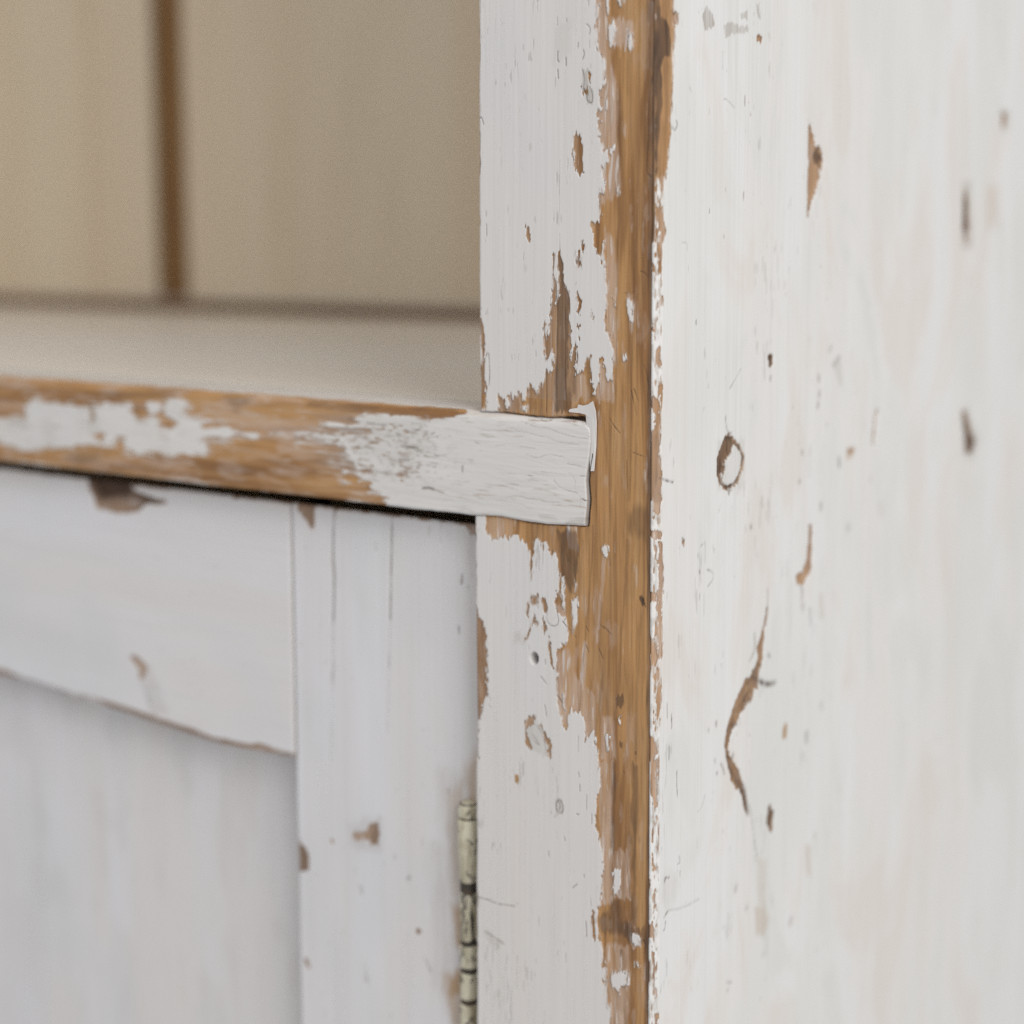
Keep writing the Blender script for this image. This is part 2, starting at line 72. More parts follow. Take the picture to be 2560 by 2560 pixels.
 'grey':[[[[-23.8,122.95],[-21.07,122.07],[-21.49,118.07],[-20.35,116.19],[-20.55,113.09],[-22.13,113.34],[-22.84,115.94],[-23.89,117.1]],0.3,0.6],[[[-32.8,134.88],[-27.3,136.32],[-27.7,127.21],[-33.68,125]],1.5,0.15],[[[-32.33,-90.14],[-30.37,-89.13],[-28.88,-91.56],[-29.6,-94.43],[-31.82,-94.87]],0.4,0.5],[[[-59.2,-138.05],[-51.82,-139.99],[-53.4,-143.25],[-56.56,-142.05]],0.6,0.3],[[[-47.24,-41.24],[-43.23,-41.12],[-43.23,-43.59],[-47.24,-44.15]],1,0.25],[[[-43.19,-67.71],[-41.19,-65.92],[-38.19,-67.72],[-35.7,-69.8],[-33.7,-74.86],[-34.19,-77.45],[-37.17,-77.15],[-42.68,-75.6]],0.5,0.35],[[[-42.08,102.57],[-41.13,102.16],[-41.6,100.66],[-42.18,101.06]],0.4,0.3],[[[-43.71,68.02],[-42.5,68.41],[-42.5,66.48],[-43.46,66.47]],0.4,0.25],[[[-25.72,70.81],[-23.41,71.19],[-23.85,67.6],[-25,67.59]],0.3,0.5]],
 'yel':[[[[-47.06,-85.25],[-45.89,-84.91],[-45.73,-85.94],[-46.24,-87.52],[-46.9,-87.43]],0.15,1]],
 'grain':[[[[-12.09,75.7],[-12.07,75.12],[-12.04,73.96],[-12,72.21],[-11.94,69.89],[-11.9,67.32],[-11.89,64.52],[-11.9,61.48],[-11.93,58.2],[-11.94,55.03],[-11.92,51.98],[-11.88,49.04],[-11.82,46.2],[-11.8,43.13],[-11.83,39.81],[-11.92,36.24],[-12.04,32.43],[-12.21,28.04],[-12.42,23.08],[-12.66,17.54],[-12.94,11.42],[-13.15,6.84],[-13.29,3.78],[-13.36,2.25]],0.22,0.28],[[[-6,75.69],[-6.01,75],[-6.03,73.61],[-6.06,71.53],[-6.11,68.76],[-6.15,65.75],[-6.21,62.5],[-6.27,59],[-6.33,55.27],[-6.4,51.77],[-6.47,48.5],[-6.54,45.45],[-6.62,42.62],[-6.67,39.8],[-6.71,36.97],[-6.73,34.13],[-6.73,31.29],[-6.74,28.2],[-6.75,24.87],[-6.78,21.3],[-6.81,17.47],[-6.86,14.05],[-6.92,11.02],[-6.99,8.38],[-7.07,6.15],[-7.14,4.47],[-7.18,3.35],[-7.2,2.79]],0.3,0.31],[[[-13.35,23.58],[-13.36,22.93],[-13.37,21.63],[-13.39,19.68],[-13.43,17.07],[-13.47,14.44],[-13.53,11.77],[-13.6,9.06],[-13.69,6.32],[-13.75,4.27],[-13.8,2.9],[-13.82,2.21]],0.35,0.25],[[[-11.52,124.77],[-11.51,123.73],[-11.5,121.65],[-11.48,118.53],[-11.46,114.37],[-11.45,109.88],[-11.45,105.05],[-11.46,99.9],[-11.49,94.41],[-11.53,89.3],[-11.58,84.55],[-11.63,80.18],[-11.71,76.18],[-11.76,73.18],[-11.79,71.18],[-11.81,70.18]],0.3,0.34],[[[-5.25,140.02],[-5.25,139.36],[-5.25,138.03],[-5.25,136.03],[-5.24,133.37],[-5.24,130.48],[-5.25,127.36],[-5.25,124.02],[-5.26,120.44],[-5.29,116.41],[-5.32,111.91],[-5.37,106.95],[-5.43,101.52],[-5.48,96.01],[-5.51,90.4],[-5.54,84.7],[-5.55,78.9],[-5.56,74.56],[-5.57,71.66],[-5.57,70.21]],0.35,0.31],[[[-7.6,126.68],[-7.6,125.96],[-7.62,124.53],[-7.63,122.38],[-7.65,119.51],[-7.67,116.45],[-7.68,113.2],[-7.7,109.77],[-7.71,106.16],[-7.71,103.44],[-7.72,101.63],[-7.72,100.73]],0.4,0.12],[[[-13.66,2.22],[-13.65,1.86],[-13.62,1.13],[-13.59,0.04],[-13.54,-1.42],[-13.56,-2.93],[-13.64,-4.5],[-13.79,-6.13],[-14,-7.81],[-14.11,-9.46],[-14.11,-11.08],[-14,-12.66],[-13.79,-14.21],[-13.63,-15.37],[-13.52,-16.14],[-13.47,-16.53]],0.3,0.31],[[[-19.25,-5.72],[-19.28,-6.36],[-19.34,-7.65],[-19.43,-9.59],[-19.55,-12.16],[-19.69,-14.77],[-19.86,-17.42],[-20.05,-20.09],[-20.26,-22.8],[-20.48,-25.54],[-20.71,-28.31],[-20.95,-31.11],[-21.2,-33.95],[-21.48,-36.72],[-21.77,-39.42],[-22.09,-42.05],[-22.42,-44.62],[-22.72,-47.35],[-22.96,-50.22],[-23.17,-53.25],[-23.32,-56.42],[-23.44,-58.81],[-23.52,-60.4],[-23.56,-61.19]],0.3,0.37],[[[-7.59,-8.87],[-7.6,-9.36],[-7.63,-10.34],[-7.68,-11.8],[-7.73,-13.76],[-7.81,-15.72],[-7.9,-17.68],[-8.01,-19.65],[-8.13,-21.63],[-8.28,-23.73],[-8.46,-25.97],[-8.66,-28.33],[-8.88,-30.82],[-9.08,-33.19],[-9.25,-35.44],[-9.39,-37.56],[-9.51,-39.56],[-9.62,-41.81],[-9.74,-44.32],[-9.86,-47.08],[-9.97,-50.09],[-10.06,-52.35],[-10.12,-53.86],[-10.15,-54.61]],0.4,0.34],[[[-16.01,-27.9],[-16.06,-28.4],[-16.17,-29.41],[-16.34,-30.93],[-16.55,-32.94],[-16.71,-34.86],[-16.81,-36.67],[-16.86,-38.37],[-16.84,-39.97],[-16.77,-41.61],[-16.63,-43.3],[-16.44,-45.03],[-16.19,-46.8],[-16.04,-48.63],[-15.99,-50.54],[-16.05,-52.51],[-16.2,-54.56],[-16.41,-56.61],[-16.65,-58.67],[-16.95,-60.74],[-17.28,-62.83],[-17.52,-64.98],[-17.65,-67.19],[-17.67,-69.48],[-17.59,-71.83],[-17.53,-73.6],[-17.49,-74.77],[-17.47,-75.36]],0.35,0.31],[[[-2.44,-28.57],[-2.48,-29.14],[-2.54,-30.28],[-2.65,-31.98],[-2.79,-34.26],[-2.93,-36.59],[-3.07,-38.97],[-3.21,-41.4],[-3.34,-43.89],[-3.46,-46.5],[-3.55,-49.24],[-3.63,-52.11],[-3.68,-55.1],[-3.73,-58.18],[-3.78,-61.34],[-3.82,-64.59],[-3.86,-67.93],[-3.89,-70.43],[-3.91,-72.1],[-3.92,-72.93]],0.4,0.28],[[[-22.97,-10.43],[-23.57,-26.42]],0.3,0.22],[[[-4.07,-74.15],[-4.08,-75.67],[-4.1,-78.72],[-4.13,-83.3],[-4.16,-89.39],[-4.14,-95.5],[-4.07,-101.61],[-3.93,-107.73],[-3.74,-113.87],[-3.59,-118.46],[-3.5,-121.53],[-3.45,-123.06]],0.3,0.37],[[[-1.77,-73.74],[-1.74,-74.74],[-1.69,-76.75],[-1.6,-79.76],[-1.5,-83.78],[-1.4,-88.58],[-1.33,-94.16],[-1.27,-100.52],[-1.24,-107.67],[-1.21,-113.03],[-1.19,-116.6],[-1.18,-118.39]],0.3,0.15],[[[-7.57,-132.41],[-6.84,-154.62]],0.3,0.19],[[[-1.96,-130.17],[-1.19,-153.05]],0.3,0.19]]},
 'side':{'bare':[[[-0.06,141.45],[8.55,142.14],[8.24,138.2],[10.37,136.99],[10.06,134.1],[8.8,133.26],[8.61,125.37],[7.99,118.85],[7.12,114.47],[7.51,111.61],[6.49,107.94],[7.22,105.8],[6.34,102.5],[5.56,97.02],[4.74,94.81],[3.85,92.24],[3.54,88.96],[2.87,86.04],[2.45,88.94],[1.98,92.21],[0.93,91.84],[0.55,93.29]],[[0.97,83.12],[2.87,85.31],[3.27,80.94],[4.71,78.02],[2.99,73.98],[2.56,70.23],[1.79,71.41],[2.14,76.91],[1.75,79.47]],[[1.58,75.69],[2.97,75.69],[2.99,73.49],[2.17,71.29],[1.59,73.49]],[[1.8,70.18],[2.56,69.45],[2.38,66.87],[1.81,67.24]],[[2.23,59.86],[3.13,59.85],[2.82,57.27],[2.24,57.64]],[[0.09,69.08],[1.05,68.35],[0.86,67.06],[0.1,67.06]],[[-0.02,53.21],[0.74,52.83],[0.68,50.23],[-0.01,50.61]],[[1.35,44.64],[2.3,46.12],[2.41,41.26],[1.37,41.27]],[[2.16,37.52],[2.81,37.51],[3.41,32.59],[2.9,27.36],[2.63,21.7],[2.89,14.1],[3.14,2.63],[-0.57,2.74],[-0.46,22.12],[0.88,23.24],[1.05,27.76],[-0.11,29.66],[-0.12,32.3],[1.99,32.27]],[[0.25,4.55],[3.08,4.47],[2.68,-0.86],[1.63,-0.45],[1.04,1.09],[0.67,-1.2]],[[0.1,-5.41],[3.32,-5.15],[3.34,-7.08],[1.48,-8.13],[0.11,-6.94]],[[2.45,-8.16],[3.57,-8.27],[4.23,-23.87],[3.55,-27.66],[4.42,-41.54],[2.51,-42.4],[2.08,-35.33],[2.26,-23.63]],[[-0.4,-23.16],[2.33,-23.24],[1.96,-25.96],[0,-26.29]],[[0.04,-35.26],[1.63,-38.45],[2.12,-42.39],[1.66,-44.34],[-0.1,-46.64],[-0.53,-39.16]],[[2.05,-44.35],[3.65,-52.04],[3.68,-55.22],[2.62,-62.97],[1.94,-62.15],[1.85,-51.05]],[[0.18,-65.25],[2.23,-64.94],[2.25,-68.93],[1.01,-72.87],[-0.38,-72.81]],[[0.27,-72.51],[2.25,-72.6],[2.18,-83.43],[1.6,-85.82],[0.91,-82.96],[0.09,-76.5]],[[-1.12,-121.9],[0.97,-121],[1.98,-123.32],[0.79,-125.72],[-0.3,-126.07]],[[-0.27,-132.68],[0.53,-131.9],[0.64,-137.71],[-0.24,-140.15]],[[-0.18,-107.21],[0.67,-108.08],[0.52,-110.93],[-0.16,-110.89]],[[1.83,-149.04],[2.85,-149.11],[2.88,-152.55],[1.84,-152.47]],[[89.01,111.36],[90.81,111.45],[93.69,106.13],[96.11,100.73],[97.2,95.23],[94.92,90.74],[91.4,86.8],[89.87,82.36],[89.39,82.35],[89.42,100.48]],[[95.31,105.38],[98.42,104.69],[99.57,100.86],[98.69,98.05],[95.6,98.23],[94.23,101.76]],[[216.21,95.48],[219.61,89.04],[219.95,80.52],[217.89,74.28],[214.85,80.49],[214.53,88.95]],[[248.91,124.5],[253.53,124.1],[253.04,119.37],[249.97,118.88]],[[39.16,17.96],[41.15,19.11],[43,17.62],[47.93,14.65],[50.64,11.26],[50.1,6.6],[46.15,2.96],[41.22,1.67],[36.29,3.51],[34.21,7.99],[34.43,12.57],[36.77,16.16]],[[64.81,40.65],[68.24,40.75],[67.78,37.21],[65.5,36.68]],[[94.17,-15.04],[96.09,-15.87],[96.66,-24.18],[96.15,-30.6],[90.52,-34.16],[86.54,-33.83],[85.82,-30.8],[90.35,-29.73],[93.34,-26.06]],[[218.9,12.63],[223.36,10.93],[228.79,4.34],[233.12,-0.86],[230.26,-5.08],[223.7,-4.46],[222.71,1.45]],[[121.8,7.08],[125.91,6.09],[122.6,4.3]],[[142.91,18.96],[144.79,18.52],[142.74,11.6],[141.18,6.2],[140.17,6.6]],[[65.95,-36.84],[66.6,-39.23],[64.47,-45.69],[64.07,-51.9],[63.03,-56.28],[61.59,-58.28],[61.27,-63.37],[52.34,-61.52],[55.64,-58.23],[58.99,-55.49],[61,-53.6],[59.98,-49.99],[62.74,-45.95],[64.4,-43.4]],[[52.82,-58.2],[60.82,-59.82],[58.28,-63.3],[57.21,-65.92],[49.72,-68.85],[47.9,-71.84],[44.4,-73.3],[42.97,-78.04],[44.69,-81.27],[49.59,-86.44],[53.13,-93.06],[55.64,-102.39],[53.3,-100.02],[51.48,-94.93],[45.2,-89.33],[42.86,-83.08],[40.87,-76.98],[42.07,-72.21],[44.71,-67.75],[47.93,-63.39],[51.19,-60.13]],[[70.26,-102.75],[72.41,-106.29],[72.31,-111.03],[70.57,-112.93],[68.42,-108.77],[68.77,-104.72]],[[55.17,134.96],[57.87,135.46],[57.39,133.11],[55.22,133.18]],[[14.48,-9.22],[15.77,-9.65],[15.49,-11.18],[14.49,-10.52]]],
 'keep':[[[43.69,15.69],[46.97,13.88],[49.22,11.08],[48.55,7.03],[45.04,3.83],[41.19,2.86],[37.97,4.18],[36.87,6.48],[39.36,8.52],[38.26,10.33],[42.05,12.36]]],
 'dark':[[[[0.31,141.11],[2.17,141.15],[2.21,135.16],[4.45,133.91],[8,129.61],[7.7,125.29],[3.17,124.21],[2.78,118.48],[2.71,112.04],[2.05,107.73],[1.86,95.11],[0.93,92.57],[0.7,100.52],[1.02,111.3],[0.41,122.01],[0.17,132.65]],0.3,0.9],[[[95.08,105.09],[97.19,104.63],[98.78,101.94],[98.03,99.14],[95.57,99.05],[94.23,101.76]],0.3,0.8],[[[216.21,95.48],[219.61,89.04],[219.95,80.52],[217.89,74.28],[214.85,80.49],[214.53,88.95]],1,0.9],[[[38.52,18.28],[43,17.89],[51.08,11.22],[46.37,2.5],[41.22,1.46],[34,8.11],[34.43,12.83]],0.5,0.75],[[[52.82,-58.2],[60.82,-59.82],[57.21,-65.92],[42.97,-78.04],[49.59,-86.44],[55.64,-102.39],[45.2,-89.33],[40.87,-76.98],[47.93,-63.39]],0.6,0.32],[[[66.54,-36.94],[62.45,-56.17],[61.27,-63.37],[52.34,-61.52],[61,-53.6]],0.6,0.3],[[[64.81,40.65],[68.24,40.75],[67.78,37.21],[65.5,36.79]],0.5,0.9],[[[217.98,13.37],[234.92,-1.02],[231.72,-5.57],[222.85,-4.72]],1.5,0.9],[[[69.66,-102.59],[73.38,-106.55],[72.31,-111.03],[69.97,-112.77],[67.46,-108.51]],1,0.8],[[[49.16,-68.73],[42.75,-77.98],[44.69,-81.27],[40.62,-80.85],[41.52,-72.09]],0.7,0.6],[[[55.76,-62.77],[59.26,-65.79],[49.18,-69.3],[47.47,-67.79]],0.6,0.5],[[[248.91,124.5],[253.53,124.1],[253.04,119.37],[249.97,118.88]],0.6,0.5],[[[-0.47,23.64],[2.82,21.69],[3,2.64],[-0.57,2.74]],0.5,0.25]],
 'wash':[[[[0.47,29.28],[3.41,32.97],[3,2.64],[0.59,2.71]],0.5,0.5],[[[-0.91,4.58],[4.52,4.3],[5.34,-73.56],[-0.58,-72.8]],0.5,0.6],[[[-0.13,-72.49],[2.64,-72.61],[2.72,-86.27],[-0.07,-86.14]],0.5,0.6],[[[84.83,-13.26],[97.31,-14.86],[98.15,-36.24],[85.58,-34.26]],0.8,0.5],[[[1.87,93.3],[4.19,93.34],[4.44,70.22],[1.99,70.23]],0.3,0.4],[[[138.34,19.92],[145.46,19.39],[143.36,5.38],[139.08,5.78]],0.8,0.7],[[[51.15,-58.43],[60.26,-60.28],[50.29,-68.98],[44.71,-67.75]],0.5,0.25]],
 'line':[[[[48.13,117.35],[48.2,114.56]],0.14,0.5],[[[48.29,89.67],[48.03,87.08]],0.14,0.6],[[[35.97,115.81],[36.41,115.78],[37.28,115.7],[38.9,115.11],[41.25,114.01],[42.43,113.45]],0.14,0.3],[[[51.45,112.96],[51.8,111.96]],0.2,0.5],[[[28.47,84.44],[28.49,83.44]],0.2,0.7],[[[37.1,77.18],[37.12,76.15]],0.2,0.6],[[[21.31,52.99],[21.34,51.72]],0.2,0.6],[[[54.93,143.82],[55.08,143.2],[55.38,141.97],[55.81,141.06],[56.37,140.48],[56.65,140.19]],0.35,0.35],[[[16.8,117.72],[17.78,116.34]],0.2,0.3],[[[13.08,75.11],[13.8,75.05],[15.25,74.92],[15.99,74.3],[16,73.19],[16.01,72.63]],0.15,0.35],[[[34.88,128.9],[34.99,123.95]],0.12,0.25],[[[40.8,17.11],[41.6,17.11],[42.47,16.93],[43.42,16.57],[44.44,16.05],[45.54,15.34],[46.51,14.63],[47.37,13.92],[48.11,13.19],[48.72,12.46],[49.15,11.64],[49.37,10.74],[49.4,9.76],[49.24,8.69],[48.88,7.68],[48.33,6.72],[47.59,5.82],[46.66,4.97],[45.69,4.26],[44.69,3.7],[43.66,3.27],[42.58,2.99],[41.55,2.87],[40.54,2.91],[39.57,3.12],[38.64,3.49],[37.82,4.02],[37.11,4.69],[36.53,5.52],[36.06,6.5],[35.72,7.5],[35.5,8.52],[35.41,9.56],[35.44,10.61],[35.59,11.63],[35.86,12.6],[36.25,13.52],[36.76,14.4],[37.27,15.15],[37.78,15.76],[38.3,16.25],[38.82,16.59],[39.41,16.86],[40.07,17.03],[40.8,17.11]],0.4,0.7],[[[38.92,24.07],[39.02,23.4],[39.2,22.06],[39.58,20.84],[40.13,19.73],[41,18.73],[42.2,17.82],[42.79,17.37]],0.2,0.6],[[[37.52,15.72],[38.43,16.44],[40.26,17.86],[41.57,18.68],[42.36,18.88],[42.76,18.98]],0.2,0.6],[[[41.53,1.96],[41.67,0.33]],0.2,0.7],[[[36.3,-1.72],[36.3,-1.99],[36.31,-2.52],[36.15,-3.24],[35.79,-4.13],[35.62,-4.58]],0.15,0.5],[[[37.23,4.05],[38.71,3.48],[41.67,2.35],[42.62,1.57],[41.55,1.15],[41.02,0.94]],0.3,0.4],[[[47.7,37.53],[46.78,36.72],[44.93,35.11],[43.75,34.12],[43.22,33.75],[42.96,33.57]],0.15,0.35],[[[43.28,33.82],[41.39,32.25]],0.25,0.6],[[[62.53,41.3],[62.75,33.68]],0.5,0.25],[[[2.74,9.35],[3.44,9.15],[4.82,8.75],[6.36,8.33],[8.05,7.89],[8.89,7.67]],0.3,0.8],[[[24.69,-20.13],[24.91,-20.96]],0.35,0.6],[[[29.33,-20.56],[30.2,-20.89],[31.93,-21.56],[32.86,-22.37],[32.99,-23.33],[32.27,-24.29],[30.72,-25.26],[29.95,-25.74]],0.25,0.5],[[[26.1,-12.65],[25.39,-13.08]],0.3,0.6],[[[25.02,-27.36],[24.84,-28.93]],0.25,0.6],[[[99.2,32.59],[99.27,30.86]],0.6,0.45],[[[99.66,27.38],[99.48,25.66]],0.6,0.45],[[[99.17,23.96],[98.61,22.27]],0.6,0.45],[[[115.27,3.82],[115.63,1.7]],0.9,0.5],[[[88.31,9.05],[88.34,8.19]],0.6,0.4],[[[102.19,-9.57],[102.26,-11.35]],0.8,0.35],[[[86.81,-0.26],[87.08,-0.86]],0.6,0.4],[[[66.72,34.26],[66.52,33.17]],0.4,0.5],[[[107.1,41.39],[106.5,40.26]],0.8,0.35],[[[113.09,37.61],[109.94,35.44]],0.9,0.35],[[[89.28,-34.25],[89.46,-35.02],[89.83,-36.55],[89.97,-37.89],[89.89,-39.06],[89.85,-39.64]],0.5,0.5],[[[90.54,-41.52],[90.85,-43.04]],0.9,0.5],[[[95.64,-43.56],[96.36,-49.04]],0.6,0.4],[[[54.97,-10.84],[55.32,-11.43]],0.7,0.4],[[[123.06,-19.66],[123.24,-20.6]],1.2,0.3],[[[67.61,-53.43],[68.22,-54.42]],0.6,0.5],[[[58.14,-45.12],[58.32,-46.43],[58.67,-49.04],[58.02,-51.04],[56.34,-52.42],[55.51,-53.11]],0.5,0.3],[[[66.4,-32.37],[66.44,-33.8],[66.53,-36.65],[66.32,-39.46],[65.82,-42.23],[65.57,-43.61]],0.4,0.3],[[[59.08,-58.9],[59.96,-59.53],[61.72,-60.8],[63.78,-61.88],[66.13,-62.77],[68.5,-63.29],[70.86,-63.46],[72.05,-63.54]],0.8,0.95],[[[45.79,-66.87],[45.58,-67.21],[45.15,-67.89],[44.52,-68.9],[43.67,-70.26],[42.95,-71.57],[42.37,-72.84],[41.91,-74.07],[41.58,-75.25],[41.46,-76.49],[41.54,-77.77],[41.83,-79.11],[42.33,-80.49],[43.04,-81.94],[43.97,-83.44],[45.12,-84.99],[46.48,-86.61],[47.79,-88.11],[49.05,-89.49],[50.26,-90.76],[51.41,-91.91],[52.43,-93.32],[53.32,-94.99],[54.08,-96.92],[54.7,-99.11],[55.17,-100.75],[55.48,-101.84],[55.64,-102.39]],0.75,0.9],[[[62.44,-55.59],[62.03,-56.37],[61.2,-57.91],[59.52,-59.17],[56.98,-60.15],[55.71,-60.63]],0.6,0.7],[[[56.72,-99.77],[57.2,-101.35],[58.14,-104.52],[58.94,-107.36],[59.59,-109.88],[60.39,-112.82],[61.36,-116.19],[61.84,-117.87]],0.25,0.4],[[[48.13,-71.89],[47.3,-71.77],[45.63,-71.54],[44.53,-71.85],[44,-72.72],[43.74,-73.15]],0.4,0.5],[[[45.9,-80.99],[45.59,-82.05]],0.6,0.6],[[[57.48,-63.13],[56.5,-63.64],[54.54,-64.65],[53.85,-65.35],[54.42,-65.76],[54.71,-65.96]],0.5,0.7],[[[94.95,-85.44],[95.06,-88.19]],1,0.35],[[[105.61,-77.43],[106.09,-79.37]],1,0.2],[[[92.66,-92.18],[92.07,-93.25]],1,0.2],[[[8.12,-69.29],[7.98,-73.51]],0.15,0.8],[[[9.2,-59.96],[9.45,-64.27]],0.18,0.7],[[[6.7,-56.25],[6.95,-60.79]],0.12,0.5],[[[12.39,-77.81],[12.4,-78.76],[12.43,-80.65],[12.55,-82.64],[12.78,-84.73],[12.89,-85.77]],0.1,0.7],[[[14.24,-104.39],[14.32,-104.9],[14.49,-105.91],[14.24,-106.41],[13.59,-106.41],[13.26,-106.41]],0.2,0.7],[[[5.8,-109.54],[5.85,-109.28],[5.94,-108.77],[6.63,-108.64],[7.93,-108.89],[8.57,-109.01]],0.2,0.7],[[[14.6,-108.89],[14.63,-110.55]],0.2,0.6],[[[7.89,-119.46],[6.41,-120.08]],0.3,0.6],[[[6.43,-122.28],[6.43,-122.76],[6.45,-123.72],[6.21,-124.33],[5.71,-124.58],[5.47,-124.7]],0.2,0.8],[[[7.89,-119.18],[9.91,-119.61],[13.96,-120.48],[18.45,-120.98],[23.39,-121.13],[25.85,-121.21]],0.35,0.2],[[[38.47,-82.01],[38.89,-82.54],[39.73,-83.58],[40.29,-84.57],[40.59,-85.48],[40.73,-85.94]],0.3,0.6],[[[35.5,-68.22],[35.64,-69.64]],0.4,0.6],[[[30.96,-69.41],[30.97,-70.24]],0.3,0.5],[[[34.87,-79.74],[35.11,-80.92]],0.4,0.6],[[[36.14,-84.24],[36.37,-84.75]],0.4,0.5],[[[29,-89.68],[28.62,-90.41],[27.85,-91.88],[26.82,-92.88],[25.52,-93.42],[24.87,-93.69]],0.35,0.2],[[[43.85,-153.91],[46.12,-155.01]],0.6,0.3],[[[44.24,-156.4],[44.02,-156.91]],0.5,0.4],[[[48.8,-124.26],[48.26,-125.26]],1,0.25],[[[55.86,-133.19],[55.29,-133.6]],0.9,0.35],[[[86.41,-147.13],[85.82,-148.18]],1.1,0.4],[[[102.58,-122.45],[102.61,-123.09]],0.9,0.2],[[[12.21,-78.15],[12.67,-84.38]],0.12,0.5],[[[5.82,-109.92],[6.1,-109.59],[6.65,-108.94],[7.31,-108.82],[8.06,-109.25],[8.44,-109.47]],0.2,0.6],[[[7.42,-119.48],[6.3,-120.37]],0.3,0.6],[[[6.7,-122.15],[6.61,-122.54],[6.43,-123.31],[6.15,-123.83],[5.78,-124.12],[5.6,-124.27]],0.2,0.7],[[[9.5,-61.28],[9.31,-64.45]],0.15,0.7],[[[8.11,-69.4],[7.93,-73.39]],0.12,0.6],[[[6.63,-56.25],[6.9,-60.7]],0.1,0.5],[[[14.59,-9.18],[15.57,-9.9]],0.4,0.5],[[[2.69,9.54],[3.29,9.33],[4.49,8.93],[6.09,8.47],[8.1,7.96],[9.1,7.71]],0.3,0.7],[[[21.06,52.54],[21.29,51.77]],0.2,0.6],[[[9.68,108.11],[9.86,107.85],[10.22,107.32],[10.05,106.68],[9.35,105.91],[9,105.53]],0.3,0.5],[[[7.21,106.53],[8.28,105.86]],0.3,0.5],[[[1.45,137.61],[1.54,133.73]],0.4,1],[[[0.53,134.42],[0.4,123.79]],0.25,0.9],[[[1.15,122.02],[1.07,120.23],[0.9,116.66],[0.88,112.19],[1,106.81],[1.03,101.59],[0.96,96.55],[0.92,94.02]],0.25,0.7]],
 'grey':[[[[23.26,138.08],[26.15,140.8],[29.17,138.19],[30.22,135.37],[24.31,133.83]],0.25,0.8],[[[35.25,135.85],[38.28,137.13],[48.69,137.13],[49.79,135.73],[39.37,134.26],[36.32,132.99]],0.3,0.6],[[[44.94,140.03],[48.59,141.4],[48.65,138.89],[45.48,139.33]],0.3,0.65],[[[54.39,143.76],[55.99,144.44],[57.18,140.5],[55.02,140.28]],0.3,0.4],[[[55.17,134.96],[57.87,135.46],[57.39,133.11],[55.22,133.18]],0.3,0.5],[[[61.68,136.32],[62.78,136.42],[63.4,134.16],[61.96,134.29]],0.4,0.4],[[[246.13,125],[255.25,125.54],[255.99,117.5],[248.66,117.14]],1.5,0.5],[[[4.32,-108.64],[8.79,-107.1],[13.39,-110.96],[11.93,-116.75],[7.42,-119.07],[4.37,-114.4]],2.5,0.22],[[[108.61,36.1],[114.38,38.13],[117.54,26.77],[112.1,30.65]],1.5,0.3],[[[217.98,13.37],[223.2,12.98],[236.73,-1.18],[231.89,-7.66],[221.1,-4.55]],2.5,0.5],[[[146.61,-14.87],[151,-15.39],[150.51,-19.75],[147.58,-19.38]],2,0.2],[[[34.33,17.59],[50.41,16.16],[50.79,0.92],[34.63,2.74]],1.2,0.25],[[[211.86,97.31],[220.3,97.54],[223.98,73.28],[213.72,73.3]],2,0.5],[[[138.19,-3.98],[141.03,-4.28],[141.16,-6.77],[138.32,-6.46]],2,0.2]],
 'yel':[[[[78.52,-78.12],[81.22,-78.73],[80.53,-83.62],[77.46,-82.91]],0.5,0.9],[[[95.75,-123.64],[99.02,-124.57],[100.11,-136.12],[96.83,-135.14]],1.5,0.3],[[[61.14,-135.15],[68.28,-136.8],[70.24,-142.24],[67.38,-146.75],[61.37,-143.57]],1.5,0.3],[[[62.45,-118.94],[67.83,-121.09],[68.28,-136.8],[63.48,-134.69]],1.5,0.18],[[[120.45,7.21],[126.58,6.33],[125.32,4.04],[120.6,3.89]],1.5,0.5],[[[236.11,95.99],[248.7,96.31],[250.1,80.74],[237.42,80.65]],4,0.2],[[[102.13,-39.86],[104.74,-40.28],[105.72,-48.28],[103.75,-47.94]],1.5,0.25]]},
